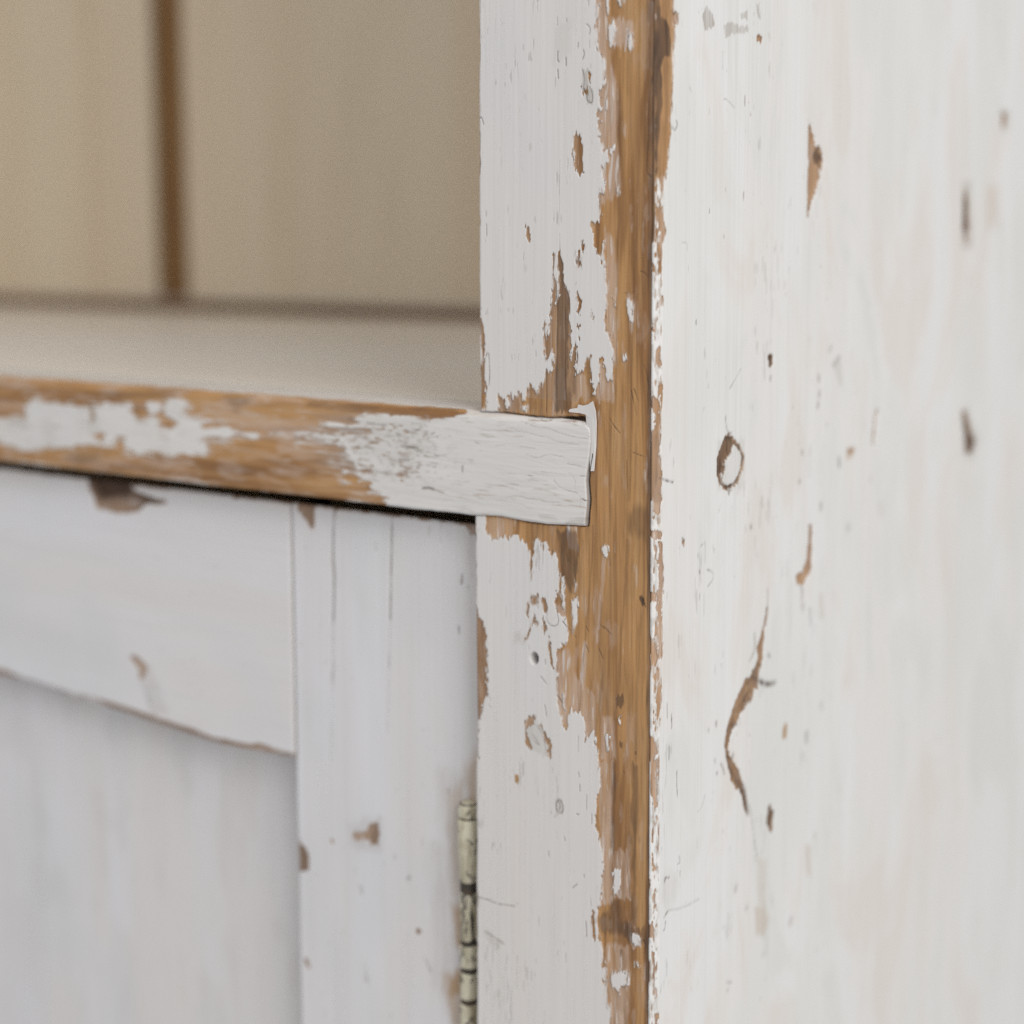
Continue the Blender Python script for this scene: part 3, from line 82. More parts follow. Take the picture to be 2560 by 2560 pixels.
 'rail':{'bare':[[[-58.91,27.24],[-61.46,25.28],[-68.14,23.89],[-71.27,22.89],[-75.47,22.03],[-82.9,21.79],[-87.74,22.34],[-98.7,21.92],[-105.96,21.71],[-109.36,20.88],[-115.09,19.69],[-115.39,18.94],[-109.4,18.74],[-124.42,17.27],[-124.44,16.66],[-112.85,17.03],[-103.24,16.56],[-115.18,15.16],[-118.65,14.72],[-117.51,14.15],[-134.59,13.04],[-134.62,11.94],[-122.19,12.54],[-121.62,11.71],[-119.3,11.65],[-115.27,10.41],[-113.56,10.1],[-114.16,8.33],[-115.33,7.6],[-111.34,5.94],[-111.36,5.08],[-115.94,6.04],[-110.8,4.47],[-110.53,3.85],[-115.42,2.82],[-109.7,2.19],[-109.15,0.93],[-116.63,0.34],[-116.07,-0.7],[-103.51,-0.33],[-102.98,-2.44],[-104.12,-3.18],[-99.63,-3.44],[-96.87,-4.91],[-96.91,-7.48],[-165.56,-7.23],[-164.95,10.62],[-161.11,11.32],[-151.7,11.93],[-142.44,13.2],[-151.67,12.83],[-164.87,12.9],[-164.37,27.38],[-101.39,27.05]],[[-291.98,28.77],[-148.31,28.98],[-148.85,10.72],[-156.93,11.08],[-151.89,12.31],[-163.21,12.03],[-159.97,14.04],[-169.53,13.91],[-179.33,12.38],[-179.92,14.19],[-172.7,15.54],[-182.44,16.8],[-189.74,17.07],[-185.68,18.46],[-186.26,20.73],[-192.2,22.27],[-196.33,20.19],[-197.2,15.94],[-192.57,13.42],[-195.36,11.38],[-199.41,12.06],[-201.3,15.71],[-200.44,19.5],[-205.95,19.2],[-208.99,13.37],[-211.78,13.2],[-215.02,18.71],[-234.35,18.15],[-234.31,12.34],[-236.19,11.25],[-236.94,17.52],[-241.79,16.28],[-250.7,16.77],[-262.08,16.9],[-266.59,18.65],[-273.83,15.02],[-273.31,11.03],[-293.34,9.86]],[[-293.9,2.13],[-286.02,-0.93],[-273.39,-2.08],[-270.18,-0.85],[-251.62,1.43],[-224.28,3.79],[-222.03,5.87],[-219.17,6.06],[-218.65,2.25],[-210.23,1.89],[-196.47,1.45],[-175.76,2.95],[-175.61,7.1],[-172.95,8.66],[-180.79,8.6],[-172.9,10.04],[-169.73,8.42],[-160.12,9.52],[-148.89,9.37],[-149.38,-7.29],[-294.56,-7.19]],[[-234.91,7.93],[-230.56,7.72],[-230.66,5.78],[-235.02,5.98]],[[-32.41,25.27],[-29.17,25.39],[-26.48,25.95],[-22.48,26.18],[-19.57,25.25],[-17.45,23.84],[-17.43,21.21],[-19.15,21.98],[-21.14,23.95],[-25.13,24.37],[-30.51,24.56]],[[-91.24,3.63],[-88.23,3.95],[-87.97,2.62],[-90.7,2.32]],[[-106.25,4.39],[-103.72,4.37],[-104.02,3.27],[-106.28,3.1]]],
 'keep':[],
 'dark':[[[[-229.78,22.24],[-221.2,22.19],[-212.71,22.86],[-194.79,24.69],[-186.79,23.93],[-196.25,22.06],[-212.81,20.96],[-223.4,20.89]],1.6,0.4],[[[-251.88,-3.05],[-245.78,-1.37],[-235.39,-0.87],[-232.54,-2.13],[-241.43,-3.52]],1.8,0.5],[[[-169.82,23.89],[-162.76,25.15],[-154.63,24.22],[-159.75,20.81],[-163.6,19.24]],2,0.35],[[[-183.18,-1.77],[-170.01,0.62],[-150.99,1.14],[-160.56,-3.68],[-173.4,-3.79]],3,0.25],[[[-160.67,24.87],[-157.53,24.58],[-157.61,22.34],[-160.74,22.62]],1,0.4],[[[-130.15,24.25],[-107.04,24.63],[-98.66,24.24],[-101.45,23.24],[-129,23]],0.6,0.4],[[[-87.72,24.43],[-69.17,26.07],[-69.18,24.64],[-85.03,23.54]],0.5,0.35],[[[-82.58,0.75],[-77.76,0.93],[-77.77,-0.32],[-81.52,-0.42]],0.3,0.4],[[[-25.14,25.58],[-21.16,25.59],[-18.5,23.56],[-18.48,21.14],[-19.81,22.6],[-22.47,24.64]],0.3,0.8]],
 'wash':[[[[-164.79,15.17],[-139.26,18.48],[-122.05,19.06],[-122.17,13.41],[-142.51,10.75],[-164.98,9.71]],1,0.6],[[[-143.73,10.67],[-119.86,12.26],[-118.78,8.43],[-143.84,6.66]],1,0.75],[[[-178.98,21.58],[-148.61,18.76],[-148.82,11.61],[-179.36,11.46]],1.5,0.45],[[[-290.43,16.66],[-274.55,15.98],[-274.85,11.44],[-290.86,10.51]],1,0.5],[[[-118.38,27.88],[-64,26.96],[-64.01,26.15],[-118.43,25.3]],0.4,0.5],[[[-110.15,9.04],[-108.51,5.29],[-118.86,4.52],[-121.71,7.79]],1,0.3]],
 'line':[[[[-42.86,22.52],[-42.58,22.45],[-42.03,22.32],[-41.2,22.12],[-40.09,21.84],[-39.01,21.66],[-37.98,21.55],[-36.98,21.53],[-36.02,21.59],[-35.04,21.55],[-34.05,21.42],[-33.05,21.19],[-32.02,20.86],[-30.95,20.57],[-29.84,20.3],[-28.67,20.07],[-27.46,19.87],[-26.27,19.71],[-25.09,19.59],[-23.94,19.52],[-22.81,19.48],[-21.96,19.46],[-21.39,19.44],[-21.11,19.43]],0.1,0.22],[[[-59.91,19.41],[-49.59,20.06]],0.1,0.17],[[[-46.77,20.01],[-46.52,20.01],[-46.04,20.01],[-45.3,20.02],[-44.32,20.02],[-43.34,19.97],[-42.37,19.86],[-41.4,19.7],[-40.42,19.48],[-39.42,19.29],[-38.39,19.13],[-37.32,19.01],[-36.22,18.91],[-35.17,18.77],[-34.18,18.59],[-33.24,18.35],[-32.35,18.08],[-31.23,17.86],[-29.88,17.7],[-28.29,17.59],[-26.48,17.55],[-25.11,17.51],[-24.2,17.49],[-23.75,17.48]],0.1,0.19],[[[-54.16,14.95],[-50.45,15.67]],0.12,0.17],[[[-45.37,15.44],[-44.32,15.4],[-42.23,15.32],[-40.76,15.28],[-39.93,15.28],[-39.51,15.28]],0.12,0.19],[[[-42.84,13.35],[-41.73,13.12],[-39.51,12.65],[-37.44,12.83],[-35.51,13.64],[-33.19,13.93],[-30.46,13.68],[-29.1,13.55]],0.12,0.19],[[[-28.01,11.61],[-27,11.55],[-24.99,11.42],[-23.24,11.22],[-21.77,10.94],[-21.04,10.8]],0.1,0.28],[[[-33.71,8.71],[-29.07,8.18]],0.12,0.19],[[[-53.02,7.21],[-46.77,7.24]],0.12,0.14],[[[-49.89,4.01],[-45.08,3.94]],0.12,0.19],[[[-41.99,5.56],[-35.07,6.01]],0.12,0.17],[[[-32.6,6.55],[-31.92,5.98],[-30.55,4.86],[-29.26,4.17],[-28.03,3.94],[-26.61,3.72],[-25,3.52],[-24.19,3.42]],0.09,0.3],[[[-58.51,2.38],[-55.04,2.31]],0.14,0.19],[[[-49.04,0.17],[-47.91,0.32],[-45.64,0.63],[-43.67,0.6],[-41.99,0.23],[-40.73,0.17],[-39.89,0.41],[-39.47,0.53]],0.13,0.22],[[[-52.46,-1.05],[-49.61,-1.04]],0.16,0.19],[[[-36.42,-0.11],[-30.39,0.19]],0.13,0.19],[[[-42.82,-2.73],[-40.02,-2.48]],0.13,0.17],[[[-22.84,1.97],[-20.16,0.87]],0.12,0.7],[[[-23.69,8.49],[-21.02,8.59]],0.14,0.7],[[[-42.86,24.44],[-41.75,24.39],[-39.54,24.3],[-38.02,24.05],[-37.19,23.65],[-36.13,23.57],[-34.83,23.82],[-34.18,23.94]],0.16,0.8],[[[-27.73,9.18],[-27.05,8.73],[-25.7,7.83],[-25.02,6.71],[-25,5.37],[-25,4.7]],0.07,0.17],[[[-41.72,7.18],[-40.32,7.18]],0.18,0.28],[[[-61.08,15.64],[-59.92,15.37]],0.18,0.33],[[[-23.38,2.6],[-23.09,-0.51]],0.07,0.19],[[[-104.88,18.8],[-103.9,18.75],[-101.95,18.66],[-99.86,18.61],[-97.64,18.59],[-96.53,18.59]],0.4,0.5],[[[-90.85,12.52],[-90.37,12.45],[-89.43,12.3],[-88.54,12.26],[-87.73,12.31],[-86.51,12.34],[-84.89,12.35],[-84.08,12.35]],0.4,0.55],[[[-92.18,15.79],[-91.1,14.18]],0.4,0.4],[[[-91.45,8.18],[-87.36,8.35]],0.5,0.4],[[[-82.05,-0.05],[-81.51,0.05],[-80.44,0.24],[-79.37,0.26],[-78.3,0.09],[-77.77,0.01]],0.5,0.7],[[[-77.77,-0.11],[-73.54,-0.8]],0.2,0.5],[[[-66.42,8.04],[-66.69,6.38]],0.4,0.45],[[[-86.17,18.06],[-84.56,17.74]],0.45,0.5],[[[-77.68,10.93],[-76.09,10.42]],0.45,0.4],[[[-100.01,8.49],[-98.93,6.44]],0.4,0.35],[[[-101.76,3.66],[-93.99,3.42]],0.4,0.3],[[[-102.37,1.05],[-100.13,0.59]],0.4,0.35],[[[-96.06,13],[-95.52,12.2]],0.4,0.5],[[[-81.32,19.82],[-80.53,19.24]],0.4,0.4],[[[-111.26,10.69],[-110.7,9.87]],0.4,0.4],[[[-77.62,17.56],[-78.69,16.87]],0.4,0.3],[[[-84.63,10.85],[-83.83,10.07]],0.35,0.4],[[[-62.01,15.71],[-59.96,15.24]],0.2,0.3],[[[-121.3,26.44],[-120.41,26.39],[-118.62,26.3],[-115.94,26.16],[-112.38,25.97],[-108.66,25.83],[-104.8,25.75],[-100.79,25.71],[-96.64,25.72],[-92.52,25.76],[-88.44,25.82],[-84.4,25.91],[-80.39,26.02],[-76.58,26.11],[-72.96,26.18],[-69.53,26.23],[-66.3,26.25],[-63.87,26.27],[-62.26,26.28],[-61.45,26.29]],0.2,0.5],[[[-235.84,17.58],[-235.43,11.79]],0.9,0.3],[[[-212.96,17.88],[-210.38,13.28]],0.9,0.35],[[[-241.79,16.28],[-243.15,5.45]],0.8,0.12]],
 'grey':[[[[-109.95,19.78],[-82.37,21.41],[-77.15,10.97],[-96.14,7.07],[-110.09,12.06]],2,0.18],[[[-37.79,-4.1],[-30.91,-4.37],[-30.91,-5.51],[-37.79,-5.93]],0.6,0.3],[[[-26.29,-4.39],[-20.92,-3.89],[-21.45,-5.51],[-27.37,-5.85]],0.5,0.4],[[[-284.51,9.36],[-272.56,10.57],[-272.79,7.04],[-283.88,6.86]],1.5,0.4],[[[-264.02,10.58],[-258.54,12.39],[-256.09,2.62],[-262.94,3.15]],1.8,0.2],[[[-240.26,17.34],[-232.92,17.74],[-230.64,6.27],[-239.44,5.69]],2,0.2]],
 'yel':[[[[-239.85,-1.68],[-186.34,2.19],[-186.55,-2.96],[-240.1,-6.12]],2,0.3],[[[-65.71,24.83],[-42.86,24.77],[-42.86,24.32],[-65.72,23.68]],0.8,0.3]]},
 'door':{'bare':[[[-254.48,-5.12],[-225.62,-5.44],[-227.24,-9.01],[-224.52,-12.48],[-221.56,-10.52],[-182.87,-9.74],[-180.29,-11.88],[-178.23,-9.82],[-158.18,-9.52],[-158.09,-6.29],[-256.77,-5.29]],[[-252.42,-8.99],[-225.72,-7.41],[-227.7,-11.01],[-224.58,-13.71],[-207.68,-16.41],[-208.06,-17.17],[-219.04,-17.9],[-222.02,-20.38],[-230.12,-23.1],[-237.45,-22.77],[-245.61,-22.26],[-247.62,-17.66]],[[-174.04,-8.93],[-130.19,-7.07],[-130.87,-10.72],[-134.78,-10.61],[-135.66,-9.34],[-136.49,-18.92],[-137.11,-19.43],[-141,-16.17],[-143.71,-13.68],[-143.63,-10.49],[-174.14,-11.75]],[[-130.22,-8.42],[-124.55,-7.92],[-125.22,-11.55],[-127.32,-12.64],[-128.47,-10.5]],[[-73.78,-10.29],[-67.96,-9.74],[-67.98,-14.38],[-69.83,-14.77],[-71.67,-13.05]],[[-92.23,-9.43],[-90.3,-10.12],[-90.86,-10.82],[-92.13,-10.29]],[[-112.17,-116],[-109.94,-115.55],[-109.27,-118.9],[-109.78,-123.16],[-112.85,-124.03],[-113.39,-122.83],[-117.6,-122.83],[-119.88,-124.19],[-120.97,-122.2],[-119.81,-120.64],[-115.3,-120.15]],[[-131.35,-125.48],[-129.61,-125.25],[-129.93,-126.74],[-131.38,-126.83]],[[-145.82,-128.49],[-144.39,-130.69],[-142.34,-132.07],[-141.39,-134.59],[-141.74,-139.21],[-146.42,-140.47],[-146.88,-134.86]],[[-93.7,-148.84],[-91.27,-148.47],[-91.56,-150.06],[-93.72,-150.37]],[[-145.09,-171.48],[-143.3,-171.72],[-141.87,-174.6],[-142.79,-175.3],[-144.53,-172.96]],[[-229.88,-76.52],[-226.7,-76.06],[-220.54,-78.45],[-221.42,-80.76],[-223.55,-84.36],[-225.1,-83.77],[-225.32,-80.24]]],
 'keep':[],
 'dark':[[[[-253.89,-8.1],[-225.72,-7.41],[-227.7,-11.01],[-229.87,-18.11],[-245.46,-19.48]],2,1],[[[-228.8,-11.1],[-206.97,-16.11],[-217.65,-18.51],[-232.02,-17.31]],1.5,0.6],[[[-112.16,-115.56],[-109.11,-115.38],[-109.23,-123.27],[-113.14,-124.53]],1,0.4],[[[-146.12,-128.56],[-141.33,-131.86],[-141.5,-139.16],[-146.42,-140.47]],1.5,0.5],[[[-130.81,-8.02],[-124.25,-7.45],[-124.93,-11.98],[-128.51,-12.3]],1,0.5]],
 'wash':[[[[-122.06,-119.77],[-113.03,-117.93],[-113.13,-124.09],[-131.98,-127.62],[-131.92,-125.15]],1,0.85],[[[-239.31,-15.95],[-224.65,-15.19],[-224.97,-21.63],[-235.94,-22.14]],1.5,0.5],[[[-230.66,-76.08],[-219.67,-76.69],[-220.82,-84.49],[-226.35,-85.33]],1,0.9],[[[-145.39,-171.32],[-141.19,-171.18],[-141.89,-175.53],[-144.9,-175.84]],1,0.6],[[[-74.31,-9.91],[-67.96,-9.32],[-67.98,-14.8],[-74.34,-15.44]],1,0.6],[[[-130.81,-8.02],[-124.25,-7.45],[-124.95,-12.87],[-128.53,-13.2]],1,0.4]],
 'line':[[[[-127.32,-12.64],[-127.37,-13.12],[-127.46,-14.09],[-127.6,-15.53],[-127.8,-17.46],[-127.95,-19.47],[-128.07,-21.57],[-128.15,-23.74],[-128.2,-26.01],[-128.2,-27.93],[-128.16,-29.5],[-128.07,-30.73],[-127.94,-31.62],[-127.88,-33.3],[-127.89,-35.76],[-127.98,-39],[-128.14,-43.03],[-128.26,-46.05],[-128.34,-48.06],[-128.38,-49.07]],0.55,0.55],[[[-128.27,-29.4],[-128.14,-30.52],[-127.89,-32.75],[-127.81,-34.78],[-127.91,-36.62],[-127.96,-37.53]],0.8,0.4],[[[-128.63,-46.88],[-129.11,-69.93]],0.5,0.35],[[[-129.11,-69.93],[-130.12,-88.7]],0.5,0.2],[[[-130.12,-88.7],[-131.17,-109.58]],0.5,0.08],[[[-102.3,-9.04],[-102.4,-11.24],[-102.6,-15.63],[-102.81,-21.14],[-103.05,-27.77],[-103.28,-34.78],[-103.53,-42.17],[-103.65,-45.87]],0.35,0.75],[[[-103.62,-43.7],[-104.45,-61.7]],0.4,0.35],[[[-104.45,-61.7],[-105.35,-84.47]],0.4,0.12],[[[-82.11,-11.5],[-82.44,-17.96]],0.6,0.2],[[[-73.61,-27.72],[-73.89,-30.33]],0.6,0.5],[[[-71.23,-30.87],[-70.97,-32.12]],0.4,0.4],[[[-75.05,-44.39],[-74.95,-46.54]],0.5,0.4],[[[-91.4,-9.36],[-90.58,-10.58]],0.6,0.4],[[[-117.89,-139.73],[-117.64,-141.46]],0.9,0.2],[[[-97.3,-132.45],[-96.48,-131.4]],0.9,0.25],[[[-79.76,-98.06],[-79.78,-99.74]],0.5,0.4],[[[-90.02,-158.2],[-87.91,-161.6]],1.2,0.2],[[[-116.68,-168.57],[-116.18,-172.51]],1.2,0.2],[[[-221.78,-88.46],[-220.36,-91.53]],1.5,0.25]],
 'grey':[[[[-83.11,-93.65],[-68.23,-90.9],[-68.4,-134.85],[-76.65,-136.78],[-81.72,-116.61]],5,0.3],[[[-88.04,-117.94],[-75.48,-115.3],[-76.88,-175.7],[-84.74,-164.71],[-86.07,-134.67]],5,0.35],[[[-224.53,-80.12],[-218.97,-78.22],[-210.41,-94.29],[-219.83,-96.92]],2.5,0.3],[[[-87.24,-5.55],[-67.96,-8.06],[-68.01,-22.84],[-76.51,-19.49]],6,0.2],[[[-122.03,-118],[-108.54,-114.39],[-108.68,-124.03],[-122.18,-126]],2.5,0.3]],  # the broad soft greys darken the door towards its hinge edge
 'yel':[[[[-81,-161.56],[-77.83,-159.44],[-73.65,-157.49],[-73.7,-167.01],[-79.46,-167.68]],3,0.85],[[[-77.95,-137.08],[-73.52,-133.92],[-73.61,-151.03],[-77.25,-149.79]],3,0.75],[[[-72.05,-89.81],[-67.18,-84.53],[-67.24,-101.72],[-71.56,-100.79]],3.5,0.55],[[[-79.99,-167.82],[-73.69,-166.14],[-73.75,-176.22],[-77.95,-177.39]],2,0.5],[[[-79.51,-99.27],[-73.31,-93.92],[-73.52,-133.92],[-78.18,-132.86]],2,0.3]]}}
RAIL_OUTLINE = [[-75.32,24.04],[-63.49,24.61],[-51.97,25.09],[-43.52,24.78],[-35.23,24.47],[-27.1,25.35],[-22.3,25.46],[-19.51,24.08],[-19.34,19.69],[-19.83,15.24],[-20.59,10.75],[-20.96,7.38],[-20.38,1.86],[-20.74,-2.64],[-21.12,-5.93],[-26.9,-6.26],[-35.11,-6.82],[-43.47,-6.81],[-52,-5.76],[-63.63,-6.6],[-75.57,-7.46]]
FLAKE = [[-27.65,27.14],[-27.11,27.61],[-24.58,28.08],[-24.18,29.1],[-22.59,28.85],[-20.74,29.29],[-18.9,30.37],[-18.04,27.68],[-17.93,24.18],[-18.21,17.56],[-18.86,10.21],[-20.05,10.12],[-19.29,14.17],[-18.99,19.71],[-18.79,24.12],[-21.77,26.37],[-23.9,26.64],[-27.38,26.71]]
NAIL_HOLE = [-40.08,-47.9]
ARCH = [[-360.1,-94.29],[-307.52,-94.63],[-292.59,-94.33],[-278.09,-95],[-264,-96.62],[-241.16,-97.66],[-219.25,-99.27],[-200.22,-100.44],[-181.84,-101.7],[-165.98,-101.39],[-147.15,-99.9]]

SHEAR = -0.0089      # the old carcass leans a little out of plumb
CHAMFER = 2.0
CW = CHAMFER * math.sqrt(2)
RAIL_Y = -0.9
DOOR_Y = 8.0
BACK_Y = 505.0

# ------------------------------------------------------------------ numeric helpers
def vn(U, V, su, sv, seed):
    """smooth value noise in 0..1 on the tensor grid U x V"""
    r = np.random.RandomState(seed)
    u = (U - U.min()) / su + 0.37
    v = (V - V.min()) / sv + 0.61
    iu = u.astype(int); iv = v.astype(int)
    fu = u - iu; fv = v - iv
    fu = fu * fu * (3 - 2 * fu); fv = fv * fv * (3 - 2 * fv)
    L = r.rand(iu.max() + 2, iv.max() + 2)
    a = L[iu] * (1 - fu)[:, None] + L[iu + 1] * fu[:, None]
    return a[:, iv] * (1 - fv)[None, :] + a[:, iv + 1] * fv[None, :]

def fbm(U, V, su, sv, seed, octaves=3):
    s = np.zeros((len(U), len(V))); a = 1.0; t = 0.0
    for k in range(octaves):
        s += a * vn(U, V, su / 2 ** k, sv / 2 ** k, seed + k * 17)
        t += a; a *= 0.55
    return s / t

def poly_sd(X, Z, poly, pad):
    """signed distance (positive inside) to one polygon, -pad far away"""
    P = np.array(poly, float)
    out = np.full(X.shape, -pad)
    lo = P.min(0) - pad; hi = P.max(0) + pad
    mk = (X > lo[0]) & (X < hi[0]) & (Z > lo[1]) & (Z < hi[1])
    if not mk.any():
        return out
    x = X[mk]; z = Z[mk]
    d2 = np.full(x.shape, 1e9); inside = np.zeros(x.shape, bool)
    n = len(P)
    for i in range(n):
        ax, az = P[i]; bx, bz = P[(i + 1) % n]
        ex, ez = bx - ax, bz - az
        L = ex * ex + ez * ez + 1e-12
        t = np.clip(((x - ax) * ex + (z - az) * ez) / L, 0, 1)
        dx = x - ax - t * ex; dz = z - az - t * ez
        d2 = np.minimum(d2, dx * dx + dz * dz)
        if az != bz:
            c = ((az > z) != (bz > z)) & (x < (bx - ax) * (z - az) / (bz - az) + ax)
            inside ^= c
    d = np.sqrt(d2)
    out[mk] = np.where(inside, d, -d)
    return np.maximum(out, -pad)

def line_d(X, Z, pts, pad):
    P = np.array(pts, float)
    out = np.full(X.shape, pad)
    lo = P.min(0) - pad; hi = P.max(0) + pad
    mk = (X > lo[0]) & (X < hi[0]) & (Z > lo[1]) & (Z < hi[1])
    if not mk.any():
        return out
    x = X[mk]; z = Z[mk]; d2 = np.full(x.shape, pad * pad)
    for i in range(len(P) - 1):
        ax, az = P[i]; bx, bz = P[i + 1]
        ex, ez = bx - ax, bz - az
        t = np.clip(((x - ax) * ex + (z - az) * ez) / (ex * ex + ez * ez + 1e-12), 0, 1)
        d2 = np.minimum(d2, (x - ax - t * ex) ** 2 + (z - az - t * ez) ** 2)
    out[mk] = np.sqrt(d2)
    return out

def sstep(a, b, x):
    t = np.clip((x - a) / (b - a), 0, 1)
    return t * t * (3 - 2 * t)

def fields(X, Z, tr, warp=(0, 0), jag=None, fray=None, lw=1.0, rough=None):
    """bare (signed mm), wash, dark, line, grey, yellow"""
    Xw = X + warp[0]; Zw = Z + warp[1]
    bare = np.full(X.shape, -3.0)
    for p in tr['bare']:
        bare = np.maximum(bare, poly_sd(Xw, Zw, p, 3.0))
    for p in tr['keep']:
        bare = np.minimum(bare, -poly_sd(Xw, Zw, p, 3.0))
    if jag is not None:
        bare = bare + jag
    if fray is not None:      # loose flecks on both sides of a paint edge
        bare = bare + fray * np.exp(-(bare / 1.1) ** 2)
    def soft(lst):
        o = np.zeros(X.shape)
        for p, s, a in lst:
            pad = max(s * 1.2, 0.5) + 1.6
            q = poly_sd(Xw, Zw, p, pad)
            if rough is not None:
                q = q + rough * min(1.0, 0.35 + s) * (q > -pad + 1e-6)
            o = np.maximum(o, a * sstep(-s, s * 0.8, q))
        return o
    wash = soft(tr['wash']); dark = soft(tr['dark']); grey = soft(tr['grey']); yel = soft(tr['yel'])
    line = np.zeros(X.shape)
    for p, w, a in tr['line']:
        w = max(w * lw, 0.17 * min(lw, 1.6))
        dd = line_d(X + warp[0] * 0.3, Z, p, 4 * w + 0.5)
        line = np.maximum(line, a * np.exp(-(dd / (w * 0.75)) ** 2))
    for p, w, a in tr.get('grain', []):
        dd = line_d(X + warp[0] * 0.8, Z, p, 5 * w + 0.5)
        if rough is not None:
            dd = np.maximum(dd + rough * w * 0.7, 0)
        dark = np.maximum(dark, a * np.exp(-(dd / (w * 1.15)) ** 2))
    line = 1 - (1 - line) ** 1.6
    if rough is not None:
        line = line * np.clip(0.78 + rough * 0.75, 0.15, 1.0)
    return bare, wash, dark, line, grey, yel

# ------------------------------------------------------------------ mesh helpers
def finish(name, me, mat, parent):
    me.materials.append(mat)
    o = bpy.data.objects.new(name, me)
    col.objects.link(o)
    o.parent = parent
    off = Vector((0, 0, 0)); p = parent
    while p is not None:
        off += p.location; p = p.parent
    o.location = -off
    return o

def grid_part(name, P, back, mat, parent, wear=None, stain=None):
    """P: (nu, nv, 3) mm outer surface; back: same border moved to the rear -> one closed mesh"""
    nu, nv = P.shape[:2]
    idx = np.arange(nu * nv).reshape(nu, nv)
    q = np.stack([idx[:-1, :-1], idx[1:, :-1], idx[1:, 1:], idx[:-1, 1:]], -1).reshape(-1, 4)
    border = np.concatenate([idx[:, 0], idx[-1, 1:], idx[-2::-1, -1], idx[0, -2:0:-1]])
    V = P.reshape(-1, 3)
    B = back.reshape(-1, 3)[border]
    nb = len(border)
    bi = np.arange(nb) + nu * nv
    nxt = np.roll(np.arange(nb), -1)
    sk = np.stack([border[nxt], border, bi, bi[nxt]], -1)
    verts = np.concatenate([V, B]) * MM
    quads = np.concatenate([q, sk])
    nq = len(quads)
    me = bpy.data.meshes.new(name)
    me.vertices.add(len(verts))
    me.vertices.foreach_set('co', verts.astype(np.float32).ravel())
    loops = np.concatenate([quads.ravel(), bi[::-1]]).astype(np.int32)
    me.loops.add(len(loops))
    me.loops.foreach_set('vertex_index', loops)
    me.polygons.add(nq + 1)
    st = np.concatenate([np.arange(nq) * 4, [nq * 4]]).astype(np.int32)
    me.polygons.foreach_set('loop_start', st)
    sm = np.zeros(nq + 1, bool); sm[:len(q)] = True
    me.polygons.foreach_set('use_smooth', sm)
    me.update(calc_edges=True)
    for nm, arrs in (('wear', wear), ('stain', stain)):
        if arrs is None:
            continue
        at = me.attributes.new(nm, 'FLOAT_COLOR', 'POINT')
        A = np.zeros((len(verts), 4), np.float32)
        for k, a in enumerate(arrs):
            A[:nu * nv, k] = a.ravel()
            A[nu * nv:, k] = a.ravel()[border]
        at.data.foreach_set('color', A.ravel())
    me.validate()
    return finish(name, me, mat, parent)

def box_part(name, lo, hi, mat, parent, bev=1.2, n=2):
    """bevelled board, slightly uneven, mm"""
    import bmesh
    bm = bmesh.new()
    bmesh.ops.create_cube(bm, size=1)
    for v in bm.verts:
        for k in range(3):
            v.co[k] = (lo[k] + hi[k]) / 2 * MM + v.co[k] * (hi[k] - lo[k]) * MM
    bmesh.ops.bevel(bm, geom=list(bm.edges), offset=bev * MM, segments=n, affect='EDGES', profile=0.6)
    me = bpy.data.meshes.new(name)
    bm.to_mesh(me); bm.free()
    return finish(name, me, mat, parent)

# ------------------------------------------------------------------ materials
class NT:
    def __init__(s, name):
        s.m = bpy.data.materials.new(name); s.m.use_nodes = True
        s.t = s.m.node_tree; s.t.nodes.clear()
    def n(s, typ, **kw):
        nd = s.t.nodes.new(typ)
        for k, v in kw.items():
            if k.startswith('i_'):
                key = k[2:]
                key = int(key) if key.isdigit() else key.replace('_', ' ')
                s.put(nd.inputs[key], v)
            else:
                setattr(nd, k, v)
        return nd
    def put(s, inp, v):
        if hasattr(v, 'is_output') or isinstance(v, bpy.types.NodeSocket):
            s.t.links.new(v, inp)
        else:
            inp.default_value = v
    def math(s, op, a, b=0.0, clamp=False):
        nd = s.n('ShaderNodeMath', operation=op, use_clamp=clamp)
        s.put(nd.inputs[0], a); s.put(nd.inputs[1], b)
        return nd.outputs[0]
    def mix(s, f, a, b):
        nd = s.n('ShaderNodeMix', data_type='RGBA')
        s.put(nd.inputs[0], f); s.put(nd.inputs[6], a); s.put(nd.inputs[7], b)
        return nd.outputs[2]
    def rng(s, v, a, b, c=0.0, d=1.0, smooth=True):
        nd = s.n('ShaderNodeMapRange', interpolation_type='SMOOTHSTEP' if smooth else 'LINEAR')
        for k, x in enumerate((v, a, b, c, d)):
            s.put(nd.inputs[k], x)
        return nd.outputs[0]
    def noise(s, co, scale, stretch, detail=3.0, rough=0.55, dist=0.0, off=(0, 0, 0)):
        mp = s.n('ShaderNodeMapping')
        s.put(mp.inputs[0], co)
        mp.inputs[1].default_value = off
        mp.inputs[3].default_value = stretch
        nz = s.n('ShaderNodeTexNoise', i_Scale=scale, i_Detail=detail, i_Roughness=rough, i_Distortion=dist)
        s.put(nz.inputs['Vector'], mp.outputs[0])
        return nz.outputs['Fac']

def rgb(*c):
    return (c[0], c[1], c[2], 1)

